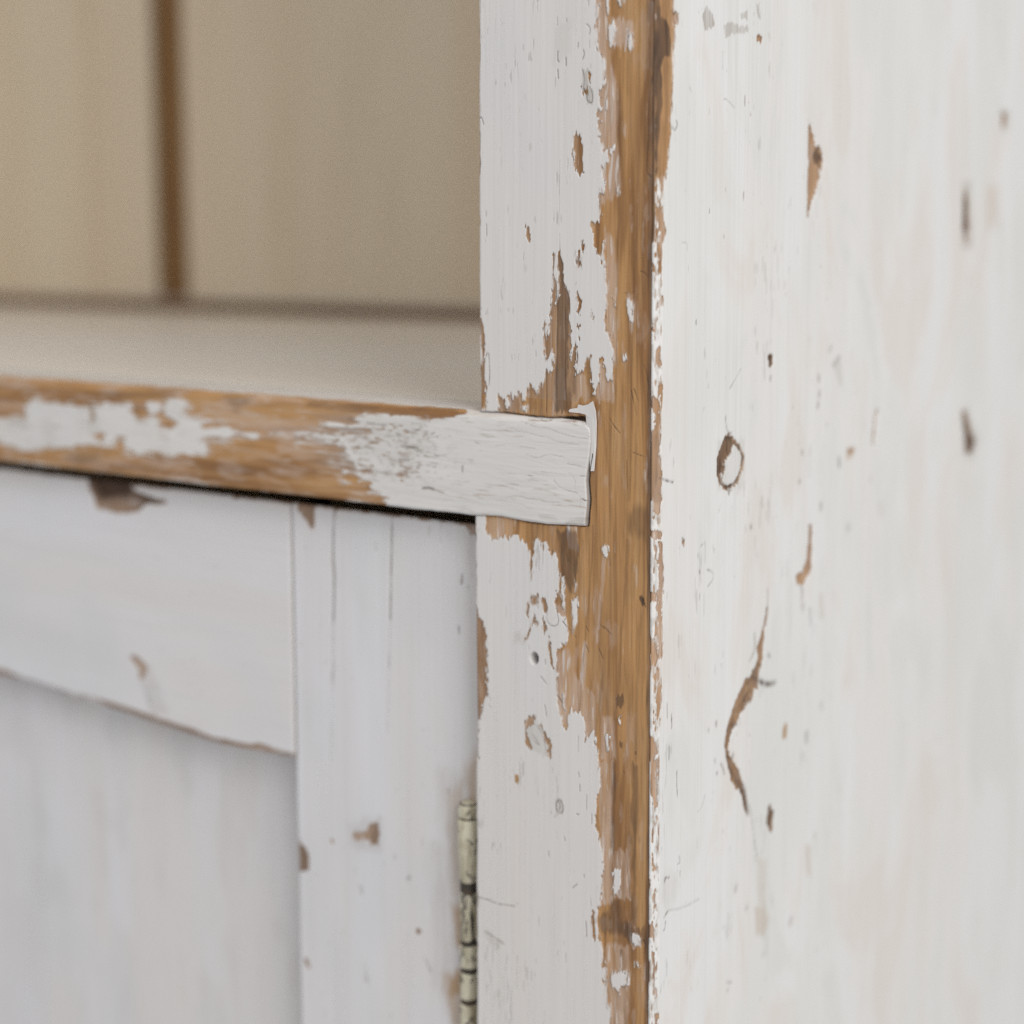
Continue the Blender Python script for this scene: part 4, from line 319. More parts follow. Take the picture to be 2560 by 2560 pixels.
def wood_colour(t, co, al):
    """honey pine with darker late-wood bands; al = stretch vector along the grain"""
    al_ = tuple(a if a == 1 else a * 1.6 for a in al)
    g1 = t.noise(co, 170, al_, 3, 0.55, 0.9)
    g2 = t.noise(co, 900, al_, 2, 0.6, 0.2, (0.3, 0.2, 0.7))
    bl = t.noise(co, 70, tuple(0.3 + 0.7 * a for a in al), 3, 0.6, 0.4, (0.9, 0.1, 0.4))
    c = t.mix(t.rng(g1, 0.38, 0.58), rgb(0.29, 0.142, 0.056), rgb(0.52, 0.285, 0.118))
    c = t.mix(t.math('MULTIPLY', t.rng(g1, 0.55, 0.72), 0.5), c, rgb(0.60, 0.38, 0.18))
    c = t.mix(t.math('MULTIPLY', t.rng(g2, 0.46, 0.72), 0.36), c, rgb(0.28, 0.14, 0.055))
    c = t.mix(t.math('MULTIPLY', t.rng(bl, 0.50, 0.74), 0.40), c, rgb(0.43, 0.265, 0.145))
    c = t.mix(t.math('MULTIPLY', t.rng(bl, 0.48, 0.28), 0.25), c, rgb(0.60, 0.43, 0.27))
    return c, g1, g2

def painted_wood(name, grain, white, warm, cool, rough=0.5, streak=1.0, brush=1.0, crackle=0.0, dirt=0.25, blotch=0.0, aged=0.0, feather=1.0):
    t = NT(name)
    al = {'Z': (1, 1, 0.035), 'X': (0.035, 1, 1)}[grain]
    al2 = {'Z': (1, 1, 0.10), 'X': (0.10, 1, 1)}[grain]
    al3 = {'Z': (1, 1, 0.015), 'X': (0.015, 1, 1)}[grain]
    co = t.n('ShaderNodeTexCoord').outputs['Object']
    w = t.n('ShaderNodeAttribute', attribute_name='wear')
    s = t.n('ShaderNodeAttribute', attribute_name='stain')
    ws = t.n('ShaderNodeSeparateColor'); t.put(ws.inputs[0], w.outputs['Color'])
    ss = t.n('ShaderNodeSeparateColor'); t.put(ss.inputs[0], s.outputs['Color'])
    bare, wash, dark, line = ws.outputs[0], ws.outputs[1], ws.outputs[2], w.outputs['Alpha']
    grey, yel = ss.outputs[0], ss.outputs[1]
    bm = t.math('MULTIPLY_ADD', bare, 2.0); bm.node.inputs[2].default_value = -1.0
    fn = t.noise(co, 1000, {'Z': (1, 1, 0.13), 'X': (0.13, 1, 1)}[grain], 2, 0.6, 0.2, (0.13, 0.57, 0.31))
    sv = t.noise(co, 110, {'Z': (1, 1, 0.35), 'X': (0.35, 1, 1)}[grain], 1, 0.5, 0.0, (0.71, 0.23, 0.83))
    sw = t.rng(sv, 0.32, 0.62, 0.10, 0.80 * feather)
    mi = t.math('MULTIPLY_ADD', t.math('MULTIPLY', t.math('SUBTRACT', fn, 0.5), sw), 3.0)
    t.put(mi.node.inputs[2], bm)
    fw = t.math('MULTIPLY', sw, 0.65)
    wood, g1, g2 = wood_colour(t, co, al)
    if aged:
        wood = t.mix(aged, wood, rgb(0.25, 0.185, 0.145))
    # remains of primer and thin paint on the bared wood
    wn = t.noise(co, 420, al2, 2, 0.6, 0.3, (0.5, 0.7, 0.1))
    wfac = t.math('MULTIPLY', wash, t.rng(wn, 0.30, 0.58, 0.35, 1.0), True)
    wood = t.mix(wfac, wood, rgb(0.60, 0.445, 0.345))
    fl = t.noise(co, 900, al2, 1, 0.6, 0.3, (0.2, 0.7, 0.6))
    flk = t.math('MULTIPLY', t.rng(fl, 0.60, 0.66), wash, True)
    wood = t.mix(t.math('MULTIPLY', flk, 0.7), wood, rgb(*white))
    wood = t.mix(t.math('MULTIPLY', dark, t.rng(wn, 0.25, 0.6, 0.7, 1.0), True), wood, rgb(0.085, 0.05, 0.034))
    # dirt caught right under the paint edge
    rim = t.math('MULTIPLY', t.rng(bm, 0.03, 0.38, 1.0, 0.0), 0.34)
    wood = t.mix(rim, wood, rgb(0.17, 0.095, 0.055))
    # paint
    b1 = t.noise(co, 34, al2, 2, 0.55, 0.2, (0.4, 0.9, 0.3))
    b2 = t.noise(co, 150, al3, 2, 0.6, 0.0, (0.8, 0.2, 0.5))
    b3 = t.noise(co, 800, al3, 1, 0.6, 0.0, (0.6, 0.5, 0.9))
    b4 = t.noise(co, 22, (1, 1, 0.6), 2, 0.5, 0.3, (0.15, 0.6, 0.2))
    p = t.mix(t.rng(b1, 0.40, 0.68), rgb(*white), rgb(*warm))
    if blotch:
        b5 = t.noise(co, 26, {'Z': (1, 1, 0.42), 'X': (0.42, 1, 1)}[grain], 4, 0.62, 0.7, (0.52, 0.33, 0.77))
        p = t.mix(t.math('MULTIPLY', t.rng(b5, 0.50, 0.62), blotch), p, rgb(0.765, 0.695, 0.64))
        p = t.mix(t.math('MULTIPLY', t.rng(b5, 0.44, 0.34), blotch * 0.8), p, rgb(0.70, 0.705, 0.665))
    p = t.mix(t.math('MULTIPLY', t.rng(b4, 0.48, 0.7), 0.6), p, rgb(*cool))
    p = t.mix(t.math('MULTIPLY', t.rng(b2, 0.50, 0.75), 0.40 * streak), p, rgb(warm[0] * 0.90, warm[1] * 0.885, warm[2] * 0.86))
    p = t.mix(t.math('MULTIPLY', t.rng(b3, 0.56, 0.8), 0.30 * streak), p, rgb(0.56, 0.54, 0.50))
    # fine dirt specks and rubbed spots
    sp = t.noise(co, 700, tuple(0.25 + 0.75 * a for a in al2), 1, 0.5, 0.2, (0.3, 0.3, 0.3))
    spm = t.noise(co, 45, (1, 1, 1), 1, 0.5, 0, (0.7, 0.1, 0.9))
    p = t.mix(t.math('MULTIPLY', t.math('MULTIPLY', t.rng(sp, 0.70, 0.78), t.rng(spm, 0.45, 0.65)), dirt), p, rgb(0.30, 0.26, 0.22))
    p = t.mix(t.math('MULTIPLY', grey, t.rng(wn, 0.25, 0.65, 0.5, 1.0), True), p, rgb(0.40, 0.355, 0.305))
    p = t.mix(yel, p, rgb(0.44, 0.27, 0.125))
    edge = t.math('MULTIPLY', t.rng(bm, -0.55, -0.02), 0.24)
    p = t.mix(edge, p, rgb(0.56, 0.45, 0.35))
    mask = t.rng(mi, t.math('MULTIPLY', fw, -1.0), fw)
    bmask = t.rng(bm, -0.06, 0.06)
    c = t.mix(mask, p, wood)
    c = t.mix(line, c, rgb(0.12, 0.082, 0.058))
    # relief
    hb = t.math('MULTIPLY', t.noise(co, 620, al3, 1, 0.6, 0, (0.35, 0.15, 0.4)), 1.0 * brush)
    if crackle:
        ck = t.noise(co, 380, {'Z': (1, 1, 0.14), 'X': (0.14, 1, 1)}[grain], 2, 0.6, 0.6, (0.22, 0.61, 0.47))
        hb = t.math('ADD', hb, t.math('MULTIPLY', ck, crackle))
    hw = t.math('MULTIPLY', g2, 1.8)
    hm = t.n('ShaderNodeMix', data_type='FLOAT')
    t.put(hm.inputs[0], bmask); t.put(hm.inputs[2], hb); t.put(hm.inputs[3], hw)
    hh = t.math('SUBTRACT', hm.outputs[0], t.math('MULTIPLY', line, 1.2))
    bp = t.n('ShaderNodeBump', i_Strength=0.35, i_Distance=0.00022)
    t.put(bp.inputs['Height'], hh)
    bs = t.n('ShaderNodeBsdfPrincipled')
    t.put(bs.inputs['Base Color'], c)
    t.put(bs.inputs['Roughness'], t.rng(mask, 0, 1, rough, 0.72, False))
    bs.inputs['Specular IOR Level'].default_value = 0.35
    t.put(bs.inputs['Normal'], bp.outputs[0])
    out = t.n('ShaderNodeOutputMaterial')
    t.t.links.new(bs.outputs[0], out.inputs[0])
    return t.m

def plain_paint(name, a, b, rough=0.55, grain='Z', worn=0.0):
    t = NT(name)
    al = {'Z': (1, 1, 0.06), 'X': (0.06, 1, 1)}[grain]
    co = t.n('ShaderNodeTexCoord').outputs['Object']
    n1 = t.noise(co, 14, al, 2, 0.55, 0.3)
    n2 = t.noise(co, 120, al, 2, 0.6, 0.1, (0.4, 0.1, 0.8))
    c = t.mix(t.rng(n1, 0.38, 0.64), rgb(*a), rgb(*b))
    c = t.mix(t.math('MULTIPLY', t.rng(n2, 0.5, 0.75), 0.3), c, rgb(b[0] * 0.8, b[1] * 0.78, b[2] * 0.74))
    if worn:
        n3 = t.noise(co, 40, al, 5, 0.65, 0.4, (0.7, 0.9, 0.2))
        c = t.mix(t.math('MULTIPLY', t.rng(n3, 0.62, 0.68), worn), c, rgb(0.45, 0.26, 0.12))
    bp = t.n('ShaderNodeBump', i_Strength=0.3, i_Distance=0.0003)
    t.put(bp.inputs['Height'], n2)
    bs = t.n('ShaderNodeBsdfPrincipled')
    t.put(bs.inputs['Base Color'], c)
    bs.inputs['Roughness'].default_value = rough
    bs.inputs['Specular IOR Level'].default_value = 0.3
    t.put(bs.inputs['Normal'], bp.outputs[0])
    out = t.n('ShaderNodeOutputMaterial')
    t.t.links.new(bs.outputs[0], out.inputs[0])
    return t.m

def bare_pine(name, grain='Z'):
    t = NT(name)
    al = {'Z': (1, 1, 0.035), 'X': (0.035, 1, 1)}[grain]
    co = t.n('ShaderNodeTexCoord').outputs['Object']
    c, g1, g2 = wood_colour(t, co, al)
    c = t.mix(0.72, c, rgb(0.165, 0.085, 0.026))
    bs = t.n('ShaderNodeBsdfPrincipled')
    t.put(bs.inputs['Base Color'], c)
    bs.inputs['Roughness'].default_value = 0.75
    out = t.n('ShaderNodeOutputMaterial')
    t.t.links.new(bs.outputs[0], out.inputs[0])
    return t.m

M_STILE = painted_wood('worn_white_paint_stile', 'Z', (0.775, 0.745, 0.725), (0.755, 0.72, 0.69), (0.735, 0.725, 0.72), 0.5, 0.32, 1.0, dirt=0.4, blotch=0.14, feather=1.25)
M_SIDE = painted_wood('worn_white_paint_side', 'Z', (0.805, 0.795, 0.78), (0.785, 0.765, 0.74), (0.745, 0.745, 0.715), 0.5, 0.55, 2.0, dirt=0.35, blotch=0.6, aged=0.15)
M_RAIL = painted_wood('worn_white_paint_shelf_edge', 'X', (0.77, 0.745, 0.72), (0.74, 0.71, 0.675), (0.73, 0.715, 0.70), 0.5, 0.3, 0.7, crackle=3.4, feather=2.0)
M_DOOR = painted_wood('worn_white_paint_door', 'Z', (0.785, 0.775, 0.795), (0.765, 0.74, 0.73), (0.72, 0.72, 0.735), 0.5, 0.5, 1.0, dirt=0.4, blotch=0.16, aged=0.6)
M_DOORX = painted_wood('worn_white_paint_door_rail', 'X', (0.785, 0.775, 0.795), (0.765, 0.74, 0.73), (0.72, 0.72, 0.735), 0.5, 0.5, 1.0, dirt=0.4, blotch=0.16, aged=0.6)
M_INNER = plain_paint('aged_cream_paint', (0.81, 0.72, 0.575), (0.785, 0.67, 0.52), 0.6)
M_SHELF = plain_paint('shelf_white_paint', (0.86, 0.83, 0.785), (0.85, 0.79, 0.72), 0.5, 'X')
M_PINE = bare_pine('bare_pine')
M_PLAIN = plain_paint('plain_white_paint', (0.785, 0.775, 0.79), (0.765, 0.74, 0.73), 0.5, 'Z', worn=0.5)

# ------------------------------------------------------------------ the cupboard
root = bpy.data.objects.new('cupboard', None)
col.objects.link(root)
root.location = (-0.5, 0.25, -0.72)
root['label'] = 'old white painted pine cupboard with paint worn off along its front corner'
root['category'] = 'cupboard'

ZLO, ZHI = -715.0, 950.0

def zline(a, b, step, ext=True):
    v = np.arange(a, b + step / 2, step)
    if ext:
        v = np.concatenate([np.linspace(ZLO, a - 6, 40), v, np.linspace(b + 6, ZHI, 30)])
    return v

def enc(bare):
    return np.clip(bare * 0.5 + 0.5, 0, 1)

# --- corner stile: front face with its rounded inner edge
V = zline(-182, 172, 0.30)
r = 0.9
W = 61.3
arc = np.linspace(0, math.pi / 2, 7)
ux = [-W] * 6 + list(-W + r - r * np.cos(arc)) + list(np.arange(-W + r + 0.22, -0.5, 0.22)) + [-0.45, -0.34, -0.24, -0.12]
uy = list(np.linspace(22, 2, 6)) + list(r - r * np.sin(arc))
uy = uy + [0.0] * (len(ux) - len(uy))
ux = np.array(ux); uy = np.array(uy)
U = np.cumsum(np.concatenate([[0], np.hypot(np.diff(ux), np.diff(uy))]))
nx = np.where(uy > 0.001, -1.0, 0.0); ny = -np.ones(len(ux))
k = (uy > 0) & (uy < r); nx[k] = (ux[k] - (-W + r)) / r; ny[k] = (uy[k] - r) / r
k = uy >= r; nx[k] = -1; ny[k] = 0
left = np.interp(V, [ZLO, -9, 24, ZHI], [-62.4, -62.2, -60.5, -60.2])
X0 = ux[:, None] * 1.0 + (np.clip(-ux / W, 0, 1))[:, None] * (left + W)[None, :] + np.clip(1 + ux / W, 0, 1)[:, None] * (SHEAR * V)[None, :]
X0 = X0 + (fbm(np.array([0., 1.]), V, 1, 9, 3)[0] - 0.5)[None, :] * 0.5 * sstep(8, 0, ux + W)[:, None]
Zg = np.repeat(V[None, :], len(ux), 0)
warpz = (fbm(U, V, 0.7, 16, 11) - 0.5) * 3.0
warpx = (fbm(U, V, 2.0, 3.0, 12) - 0.5) * 0.45
jag = (fbm(U, V, 0.55, 2.6, 13, 3) - 0.5) * 0.75
fray = (sstep(0.56, 0.9, fbm(U, V, 0.8, 2.0, 14)) - sstep(0.44, 0.1, fbm(U, V, 0.8, 2.2, 15))) * 1.7
bare, wash, dark, line, grey, yel = fields(X0, Zg, TRACE['front'], (warpx, warpz), jag, fray, 1.0, (fbm(U, V, 1.3, 7, 24, 4) - 0.5) * 2.6)
# aged, greyer wood in the small chips; fibres in all bared wood
small = (X0 < -25) & (Zg > 30) | (X0 < -34) & (Zg < -20)
small |= (X0 < -34) & (Zg > 60)
dark = np.maximum(dark, 0.22 * small); wash = np.maximum(wash, 0.30 * small)
fib = fbm(U, V, 0.5, 9, 27, 2)
dark = np.clip(dark * 0.88 + 0.16 * sstep(0.55, 0.8, fib) * sstep(0.35, 0.6, fbm(U, V, 6, 22, 28)) + 0.08 * sstep(0.5, 0.75, fbm(U, V, 3, 10, 29)), 0, 1)
wash = np.clip(wash + 0.35 * sstep(0.58, 0.75, fbm(U, V, 2.2, 9, 30, 4)), 0, 1)
# worn inner arris
ar = sstep(1.3, 0.2, (X0 - left[None, :]))
bare = np.maximum(bare, np.where(ar > 0, (fbm(U, V, 3, 5, 16) - 0.60) * 3.0 * ar - (1 - ar), -3))
# a thin dirty line where the stile meets the side board
xj = X0[-1][None, :] - X0
jn = fbm(U, V, 1, 9, 18, 3)
dark = np.maximum(dark, sstep(0.9, 0.1, xj - jn * 0.7) * (0.55 + 0.45 * jn))
line = np.maximum(line, 0.35 * sstep(0.45, 0.1, xj) * sstep(0.35, 0.6, jn))
# scattered hairlines in the paint
hl = fbm(U, V, 0.5, 5.0, 19, 2) * sstep(0.60, 0.74, fbm(U, V, 8, 16, 20))
line = np.maximum(line, 0.22 * sstep(0.62, 0.74, hl) * (bare < 0))
h = 0.34 * sstep(0.12, -0.10, bare) + (fbm(U, V, 14, 60, 21) - 0.5) * 0.35 + (fbm(U, V, 1.0, 30, 22) - 0.5) * np.where(bare > 0, 0.22, 0.05)
h -= 0.28 * line
# seam round the let-in shelf end, nail hole, joint
ro = RAIL_OUTLINE
d_rail = poly_sd(X0, Zg, ro + [[-75.5, 24.0]], 4.0)
d_rail = d_rail + (fbm(U, V, 1.2, 1.2, 25) - 0.5) * 0.35
seam = np.exp(-(np.minimum(d_rail - 0.1, 0) / 0.28) ** 2) * (X0 > left[None, :] + 0.1)
h -= 1.3 * seam
line = np.maximum(line, 0.8 * seam * sstep(0.25, 0.6, fbm(U, V, 4, 4, 23) + 0.15))
h = np.where(d_rail > 0.05, -3.5, h)
hx, hz = NAIL_HOLE
dh = np.hypot((X0 - hx) * 0.95, (Zg - hz) * 0.8)
h -= 3.4 * sstep(1.65, 0.75, dh + (jag * 0.35))
dh2 = np.hypot(X0 - hx - 0.5, (Zg - hz) * 0.72)
h -= 7.0 * sstep(1.15, 0.75, dh2)
line = np.maximum(line, 1.0 * sstep(1.3, 0.85, dh2))  # shade inside the hole, also painted into the colour
grey = np.maximum(grey, 0.35 * sstep(1.9, 1.2, dh))
h -= 0.55 * sstep(0.55, 0.0, xj)
P = np.stack([X0 + nx[:, None] * h, uy[:, None] + ny[:, None] * h, Zg], -1)
Bk = P.copy(); Bk[..., 1] = 22.0
grid_part('corner_stile', P, Bk, M_STILE, root, (enc(bare), wash, dark, line), (grey, yel))

# --- side panel: chamfered front corner and the wide side
V = np.concatenate([np.linspace(ZLO, -306, 30), np.arange(-300, -172, 0.62), np.arange(-172, 176, 0.42), np.linspace(182, ZHI, 20)])
u = [0.12, 0.24]
while u[-1] < CW: u.append(u[-1] + 0.22)
s = 0.28
while u[-1] < 345:
    u.append(u[-1] + s); s = min(s * 1.0065, 1.6)
u += [365, 400, 440, 480, 520]
U = np.array(u)
x1 = np.clip(U / math.sqrt(2), 0, CHAMFER)
y1 = np.where(U < CW, U / math.sqrt(2), CHAMFER + U - CW)
th = (math.pi / 4) * (1 + sstep(CW - 0.9, CW + 0.9, U)) - math.pi / 4 * (1 - sstep(0, 0.8, U)) * 0.5
nx, ny = np.sin(th), -np.cos(th)
Ug = np.repeat(U[:, None], len(V), 1); Zg = np.repeat(V[None, :], len(U), 0)
warpz = (fbm(U, V, 0.8, 14, 31) - 0.5) * 2.4
warpx = (fbm(U, V, 2.5, 4.0, 32) - 0.5) * 0.5
jag = (fbm(U, V, 0.6, 2.4, 33, 3) - 0.5) * 0.7
fr = sstep(9, 2, Ug)
fray = (sstep(0.56, 0.9, fbm(U, V, 0.9, 2.0, 34)) - sstep(0.44, 0.1, fbm(U, V, 0.9, 2.4, 35))) * 1.5 * fr
bare, wash, dark, line, grey, yel = fields(Ug, Zg, TRACE['side'], (warpx, warpz), jag, fray, 1.3, (fbm(U, V, 1.6, 5, 46, 4) - 0.5) * 2.2)
# ragged corner: flecks down the whole arris
cf = sstep(CW + 0.4, CW - 0.5, Ug) * sstep(0.2, 1.0, Ug)
fl = fbm(U, V, 0.8, 3.0, 36, 3)
bare = np.maximum(bare, (fbm(U, V, 0.55, 2.2, 48, 3) - 0.62) * 4 * cf - (1 - cf) * 3)
cf2 = np.exp(-((Ug - CW + 0.15) / 0.35) ** 2)
bare = np.maximum(bare, (fbm(U, V, 0.9, 4.5, 37, 3) - 0.56) * 3.5 * cf2 - (1 - cf2) * 2)
wash = np.maximum(wash, 0.5 * sstep(CW + 1, CW - 0.5, Ug) * (Zg < 60))
dark = np.maximum(dark, 0.7 * sstep(0.7, 0.1, Ug))
grey = np.maximum(grey, 0.55 * sstep(CW + 0.8, CW - 0.6, Ug) * sstep(0.45, 0.65, fbm(U, V, 0.6, 2.5, 47, 3)))
hl = fbm(U, V, 0.6, 6.0, 39, 2) * sstep(0.58, 0.74, fbm(U, V, 10, 22, 40))
line = np.maximum(line, 0.22 * sstep(0.62, 0.74, hl) * sstep(170, 20, Ug))
dark = np.clip(dark + 0.25 * sstep(0.5, 0.75, fbm(U, V, 0.8, 8, 41, 3)), 0, 1)
far = sstep(6, 9, Ug)
wash = np.maximum(wash, 0.30 * far); dark = np.maximum(dark, 0.14 * far)
top = sstep(70, 80, Zg) * sstep(1.1, 0.6, Ug)
bare = np.maximum(bare, 2.5 * top - 1.5 * (1 - top) - 0.5); dark = np.maximum(dark, 0.85 * top)
h = 0.30 * sstep(0.12, -0.10, bare) + (fbm(U, V, 22, 120, 43) - 0.5) * 0.7 + (fbm(U, V, 2.2, 80, 44) - 0.5) * 0.10
h -= 0.25 * line
h -= 0.5 * sstep(0.5, 0.1, Ug)
h -= 0.7 * far * sstep(0.0, 0.7, bare)
P = np.stack([x1[:, None] + SHEAR * Zg + nx[:, None] * h, y1[:, None] + ny[:, None] * h, Zg], -1)
Bk = P.copy()
Bk[..., 0] = SHEAR * Zg - 17.0
Bk[..., 1] = np.clip(P[..., 1], 19.0, None)
grid_part('side_panel', P, Bk, M_SIDE, root, (enc(bare), wash, dark, line), (grey, yel))

# --- shelf edge (front rail of the shelf), its end let into the stile
s = 0.26
ul = [-20.6]
while ul[-1] > -335:
    ul.append(ul[-1] - s); s = min(s * 1.004, 0.9) if ul[-1] > -64 else min(s * 1.006, 1.0)
ul += list(np.linspace(-350, -1062, 30))
U = np.array(ul[::-1])
rr = 2.6
zf = np.arange(-6.6, 25.2 - rr, 0.27)
arc = np.linspace(0, math.pi / 2, 10)[1:]
zz = np.concatenate([zf, 25.2 - rr + rr * np.sin(arc), np.full(12, 25.2)])
yy = np.concatenate([np.full(len(zf), RAIL_Y), RAIL_Y + rr - rr * np.cos(arc), RAIL_Y + rr + np.linspace(0.7, 20, 12)])
ny = np.concatenate([-np.ones(len(zf)), -np.cos(arc), np.zeros(12)])
nz = np.concatenate([np.zeros(len(zf)), np.sin(arc), np.ones(12)])
# round the lower arris slightly
low = sstep(0.7, 0, zz + 6.6)
V = np.cumsum(np.concatenate([[0], np.hypot(np.diff(zz), np.diff(yy))]))
Xg = np.repeat(U[:, None], len(V), 1); Zg = np.repeat(zz[None, :], len(U), 0).copy()
ztop = np.interp(U, [-300, -63.5, -52, -43.5, -35, -27, -22.3, -20.4], [25.6, 25.2, 25.0, 24.6, 24.4, 24.9, 24.9, 23.6])
zbot = np.interp(U, [-300, -75, -63.6, -52, -43.5, -35, -27, -21], [-6.6, -6.7, -6.5, -5.95, -6.6, -6.75, -6.3, -5.9])
tt = (zz + 6.6) / (25.2 + 6.6)
Zg = zbot[:, None] + tt[None, :] * (ztop - zbot)[:, None] + (fbm(U, np.array([0., 1.]), 7, 1, 60)[:, :1] - 0.5) * 0.5 * (2 * abs(tt - 0.5))[None, :]
xe = -0.12 + np.interp(zz, [-6.6, -2.6, 1.9, 7.4, 10.75, 15.2, 19.7, 22.5, 25.2], [-21.4, -21.0, -20.65, -21.2, -20.85, -20.1, -19.6, -19.7, -20.6])
Xg = Xg + sstep(-34, -20.6, U)[:, None] * (xe + 20.6)[None, :]
warpx = (fbm(U, V, 12, 0.7, 51) - 0.5) * 4.0
warpz = (fbm(U, V, 4, 2.0, 52) - 0.5) * 0.5
jag = (fbm(U, V, 2.6, 0.55, 53, 3) - 0.5) * 0.8
fray = (sstep(0.56, 0.9, fbm(U, V, 2.2, 0.9, 54)) - sstep(0.44, 0.1, fbm(U, V, 2.2, 0.9, 55))) * 1.8
bare, wash, dark, line, grey, yel = fields(Xg, Zg, TRACE['rail'], (warpx, warpz), jag, fray, 1.0, (fbm(U, V, 7, 1.3, 62, 4) - 0.5) * 2.6)
lf = sstep(-70, -110, Xg)
bare = bare * (1 - 0.45 * lf) + lf * ((fbm(U, V, 15, 0.8, 64, 3) - 0.5) * 2.4 + (fbm(U, V, 7, 4, 65, 3) - 0.5) * 1.2)
outer = sstep(-300, -318, Xg)
bare = bare * (1 - outer) + outer * (fbm(U, V, 40, 9, 66, 4) - 0.5) * 5
wash = np.maximum(wash, 0.45 * lf * sstep(0.45, 0.65, fbm(U, V, 12, 2, 67, 3)))
# the top of the shelf keeps its paint a little way behind the arris
yb = np.repeat(yy[None, :], len(U), 0)
edge = 0.5 + 1.6 * fbm(U, V, 20, 3, 56) - (yb - RAIL_Y) + 1.2
edge = edge - 6 * sstep(-68, -60, Xg)
bare = np.where(yb > RAIL_Y + 0.9, np.minimum(np.maximum(bare, edge), edge), bare)
# specks where the paint is thinning
zn = sstep(-135, -112, Xg) * sstep(-62, -85, Xg) * sstep(0, 6, Zg) * sstep(24, 18, Zg)
spk = fbm(U, V, 2.4, 0.9, 57, 3)
bare = np.maximum(bare, np.where(zn > 0, (spk - 0.745) * 4 - (1 - zn) * 1.0, -3))
wash = np.maximum(wash, zn * 0.9); dark = np.maximum(dark, zn * 0.35)
grey = np.maximum(grey, 0.75 * zn * sstep(0.60, 0.70, fbm(U, V, 2.8, 0.9, 63, 3)))
h = 0.20 * sstep(0.12, -0.10, bare) + (fbm(U, V, 40, 12, 58) - 0.5) * 0.5 + (fbm(U, V, 16, 1.0, 59) - 0.5) * np.where(bare > 0, 0.22, 0.09)
h -= 0.22 * line
# rounded, broken right end
en = sstep(-21.1, -20.6, Xg - (xe + 20.6)[None, :] * 1.0)
h -= 0.35 * en ** 2 + 0.4 * low[None, :]
line = np.maximum(line, 0.55 * en ** 2)
chip = poly_sd(Xg, Zg, TRACE['rail']['bare'][4], 2.0)
h -= 0.9 * sstep(-0.2, 0.8, chip)
Pg = np.stack([Xg, yy[None, :] + ny[None, :] * h, Zg + nz[None, :] * h], -1)
Bk = Pg.copy(); Bk[..., 1] = 19.1
Bk[..., 2] = np.minimum(Bk[..., 2], 24.0)
Bk[:, -1, 2] = Bk[:, -1, 2] - 14
rail = grid_part('shelf_edge', Pg, Bk, M_RAIL, root, (enc(bare), wash, dark, line), (grey, yel))
rail['label'] = 'half bared shelf edge with its end let into the stile'

# --- a curl of paint standing off the stile above the shelf end
import bmesh
def flake_part():
    bm = bmesh.new()
    F = [(x, z) for x, z in FLAKE]
    cx = sum(p[0] for p in F) / len(F)
    def yy_(x, z):
        return -0.30 - 0.55 * max(0, (z - 21.0)) / 6.0 * (0.4 + 0.6 * max(0, x + 25) / 6)
    fr_, bk_ = [], []
    for x, z in F:
        fr_.append(bm.verts.new((x * MM, (yy_(x, z) - 0.22) * MM, z * MM)))
        bk_.append(bm.verts.new((x * MM, yy_(x, z) * MM, z * MM)))
    n = len(F)
    bm.faces.new(fr_[::-1]); bm.faces.new(bk_)
    for i in range(n):
        j = (i + 1) % n
        bm.faces.new((fr_[i], fr_[j], bk_[j], bk_[i]))
    bmesh.ops.triangulate(bm, faces=[f for f in bm.faces if len(f.verts) > 4])
    bmesh.ops.recalc_face_normals(bm, faces=bm.faces)
    me = bpy.data.meshes.new('paint_flake')
    bm.to_mesh(me); bm.free()
    return finish('paint_flake', me, M_FLAKE, root)
M_FLAKE = plain_paint('flaking_white_paint', (0.80, 0.77, 0.75), (0.78, 0.74, 0.715), 0.5)
flake_part()

# --- shelf, carcass boards
box_part('shelf', (-1058, 19.4, 2), (-18, 498, 24.6), M_SHELF, root, 0.8)
box_part('unseen_top_board', (-1130, 8, 930), (-18, 520, 950), M_INNER, root)  # unseen top, put in to shade the inside of the cupboard
box_part('base_board', (-1130, 8, -715), (-18, 520, -695), M_INNER, root)
box_part('side_panel', (-1150, 2, ZLO), (-1131, 524, ZHI), M_INNER, root)
box_part('corner_stile', (-1130, 0, ZLO), (-1066, 21, ZHI), M_PLAIN, root)
box_part('cornice_rail', (-1064, 1, 885), (-64, 21, 928), M_PLAIN, root)
# back boards: wide planks, one open joint showing brown wood behind
for a, b in ((-160, -18), (-440, -161), (-726, -441), (-829.5, -761), (-922, -832), (-1012, -924), (-1129, -1014)):
    box_part('back_board', (a, BACK_Y, 33), (b, BACK_Y + 5, 929), M_INNER, root, 1.6, 3)
for a, b in ((-300, -18), (-600, -301), (-900, -601), (-1129, -901)):
    box_part('back_board', (a, BACK_Y, ZLO + 21), (b, BACK_Y + 13, 1), M_INNER, root, 1.5)
box_part('cover_strip', (-785, BACK_Y + 5.6, 33), (-698, BACK_Y + 14, 928), M_PINE, root)
box_part('gap_strip', (-1129, BACK_Y + 3, 3), (-18, BACK_Y + 12, 32), M_PINE, root)  # added brown strip filling the open band below the back boards

# --- door: flat panel in a frame
def door_fields(X, Z, U, V, sx, sz, seed):
    wz = (fbm(U, V, sx * 1.5, sz * 6, seed) - 0.5) * 2.5
    jg = (fbm(U, V, sx, sz, seed + 1, 3) - 0.5) * 0.9
    b_, w_, d_, l_, g_, y_ = fields(X, Z, TRACE['door'], (0, wz), jg, None, 1.0, (fbm(U, V, sx * 3, sz * 3, seed + 5, 4) - 0.5) * 5.0)
    return b_, np.maximum(w_, 0.35), np.maximum(d_, 0.2), l_, g_, y_

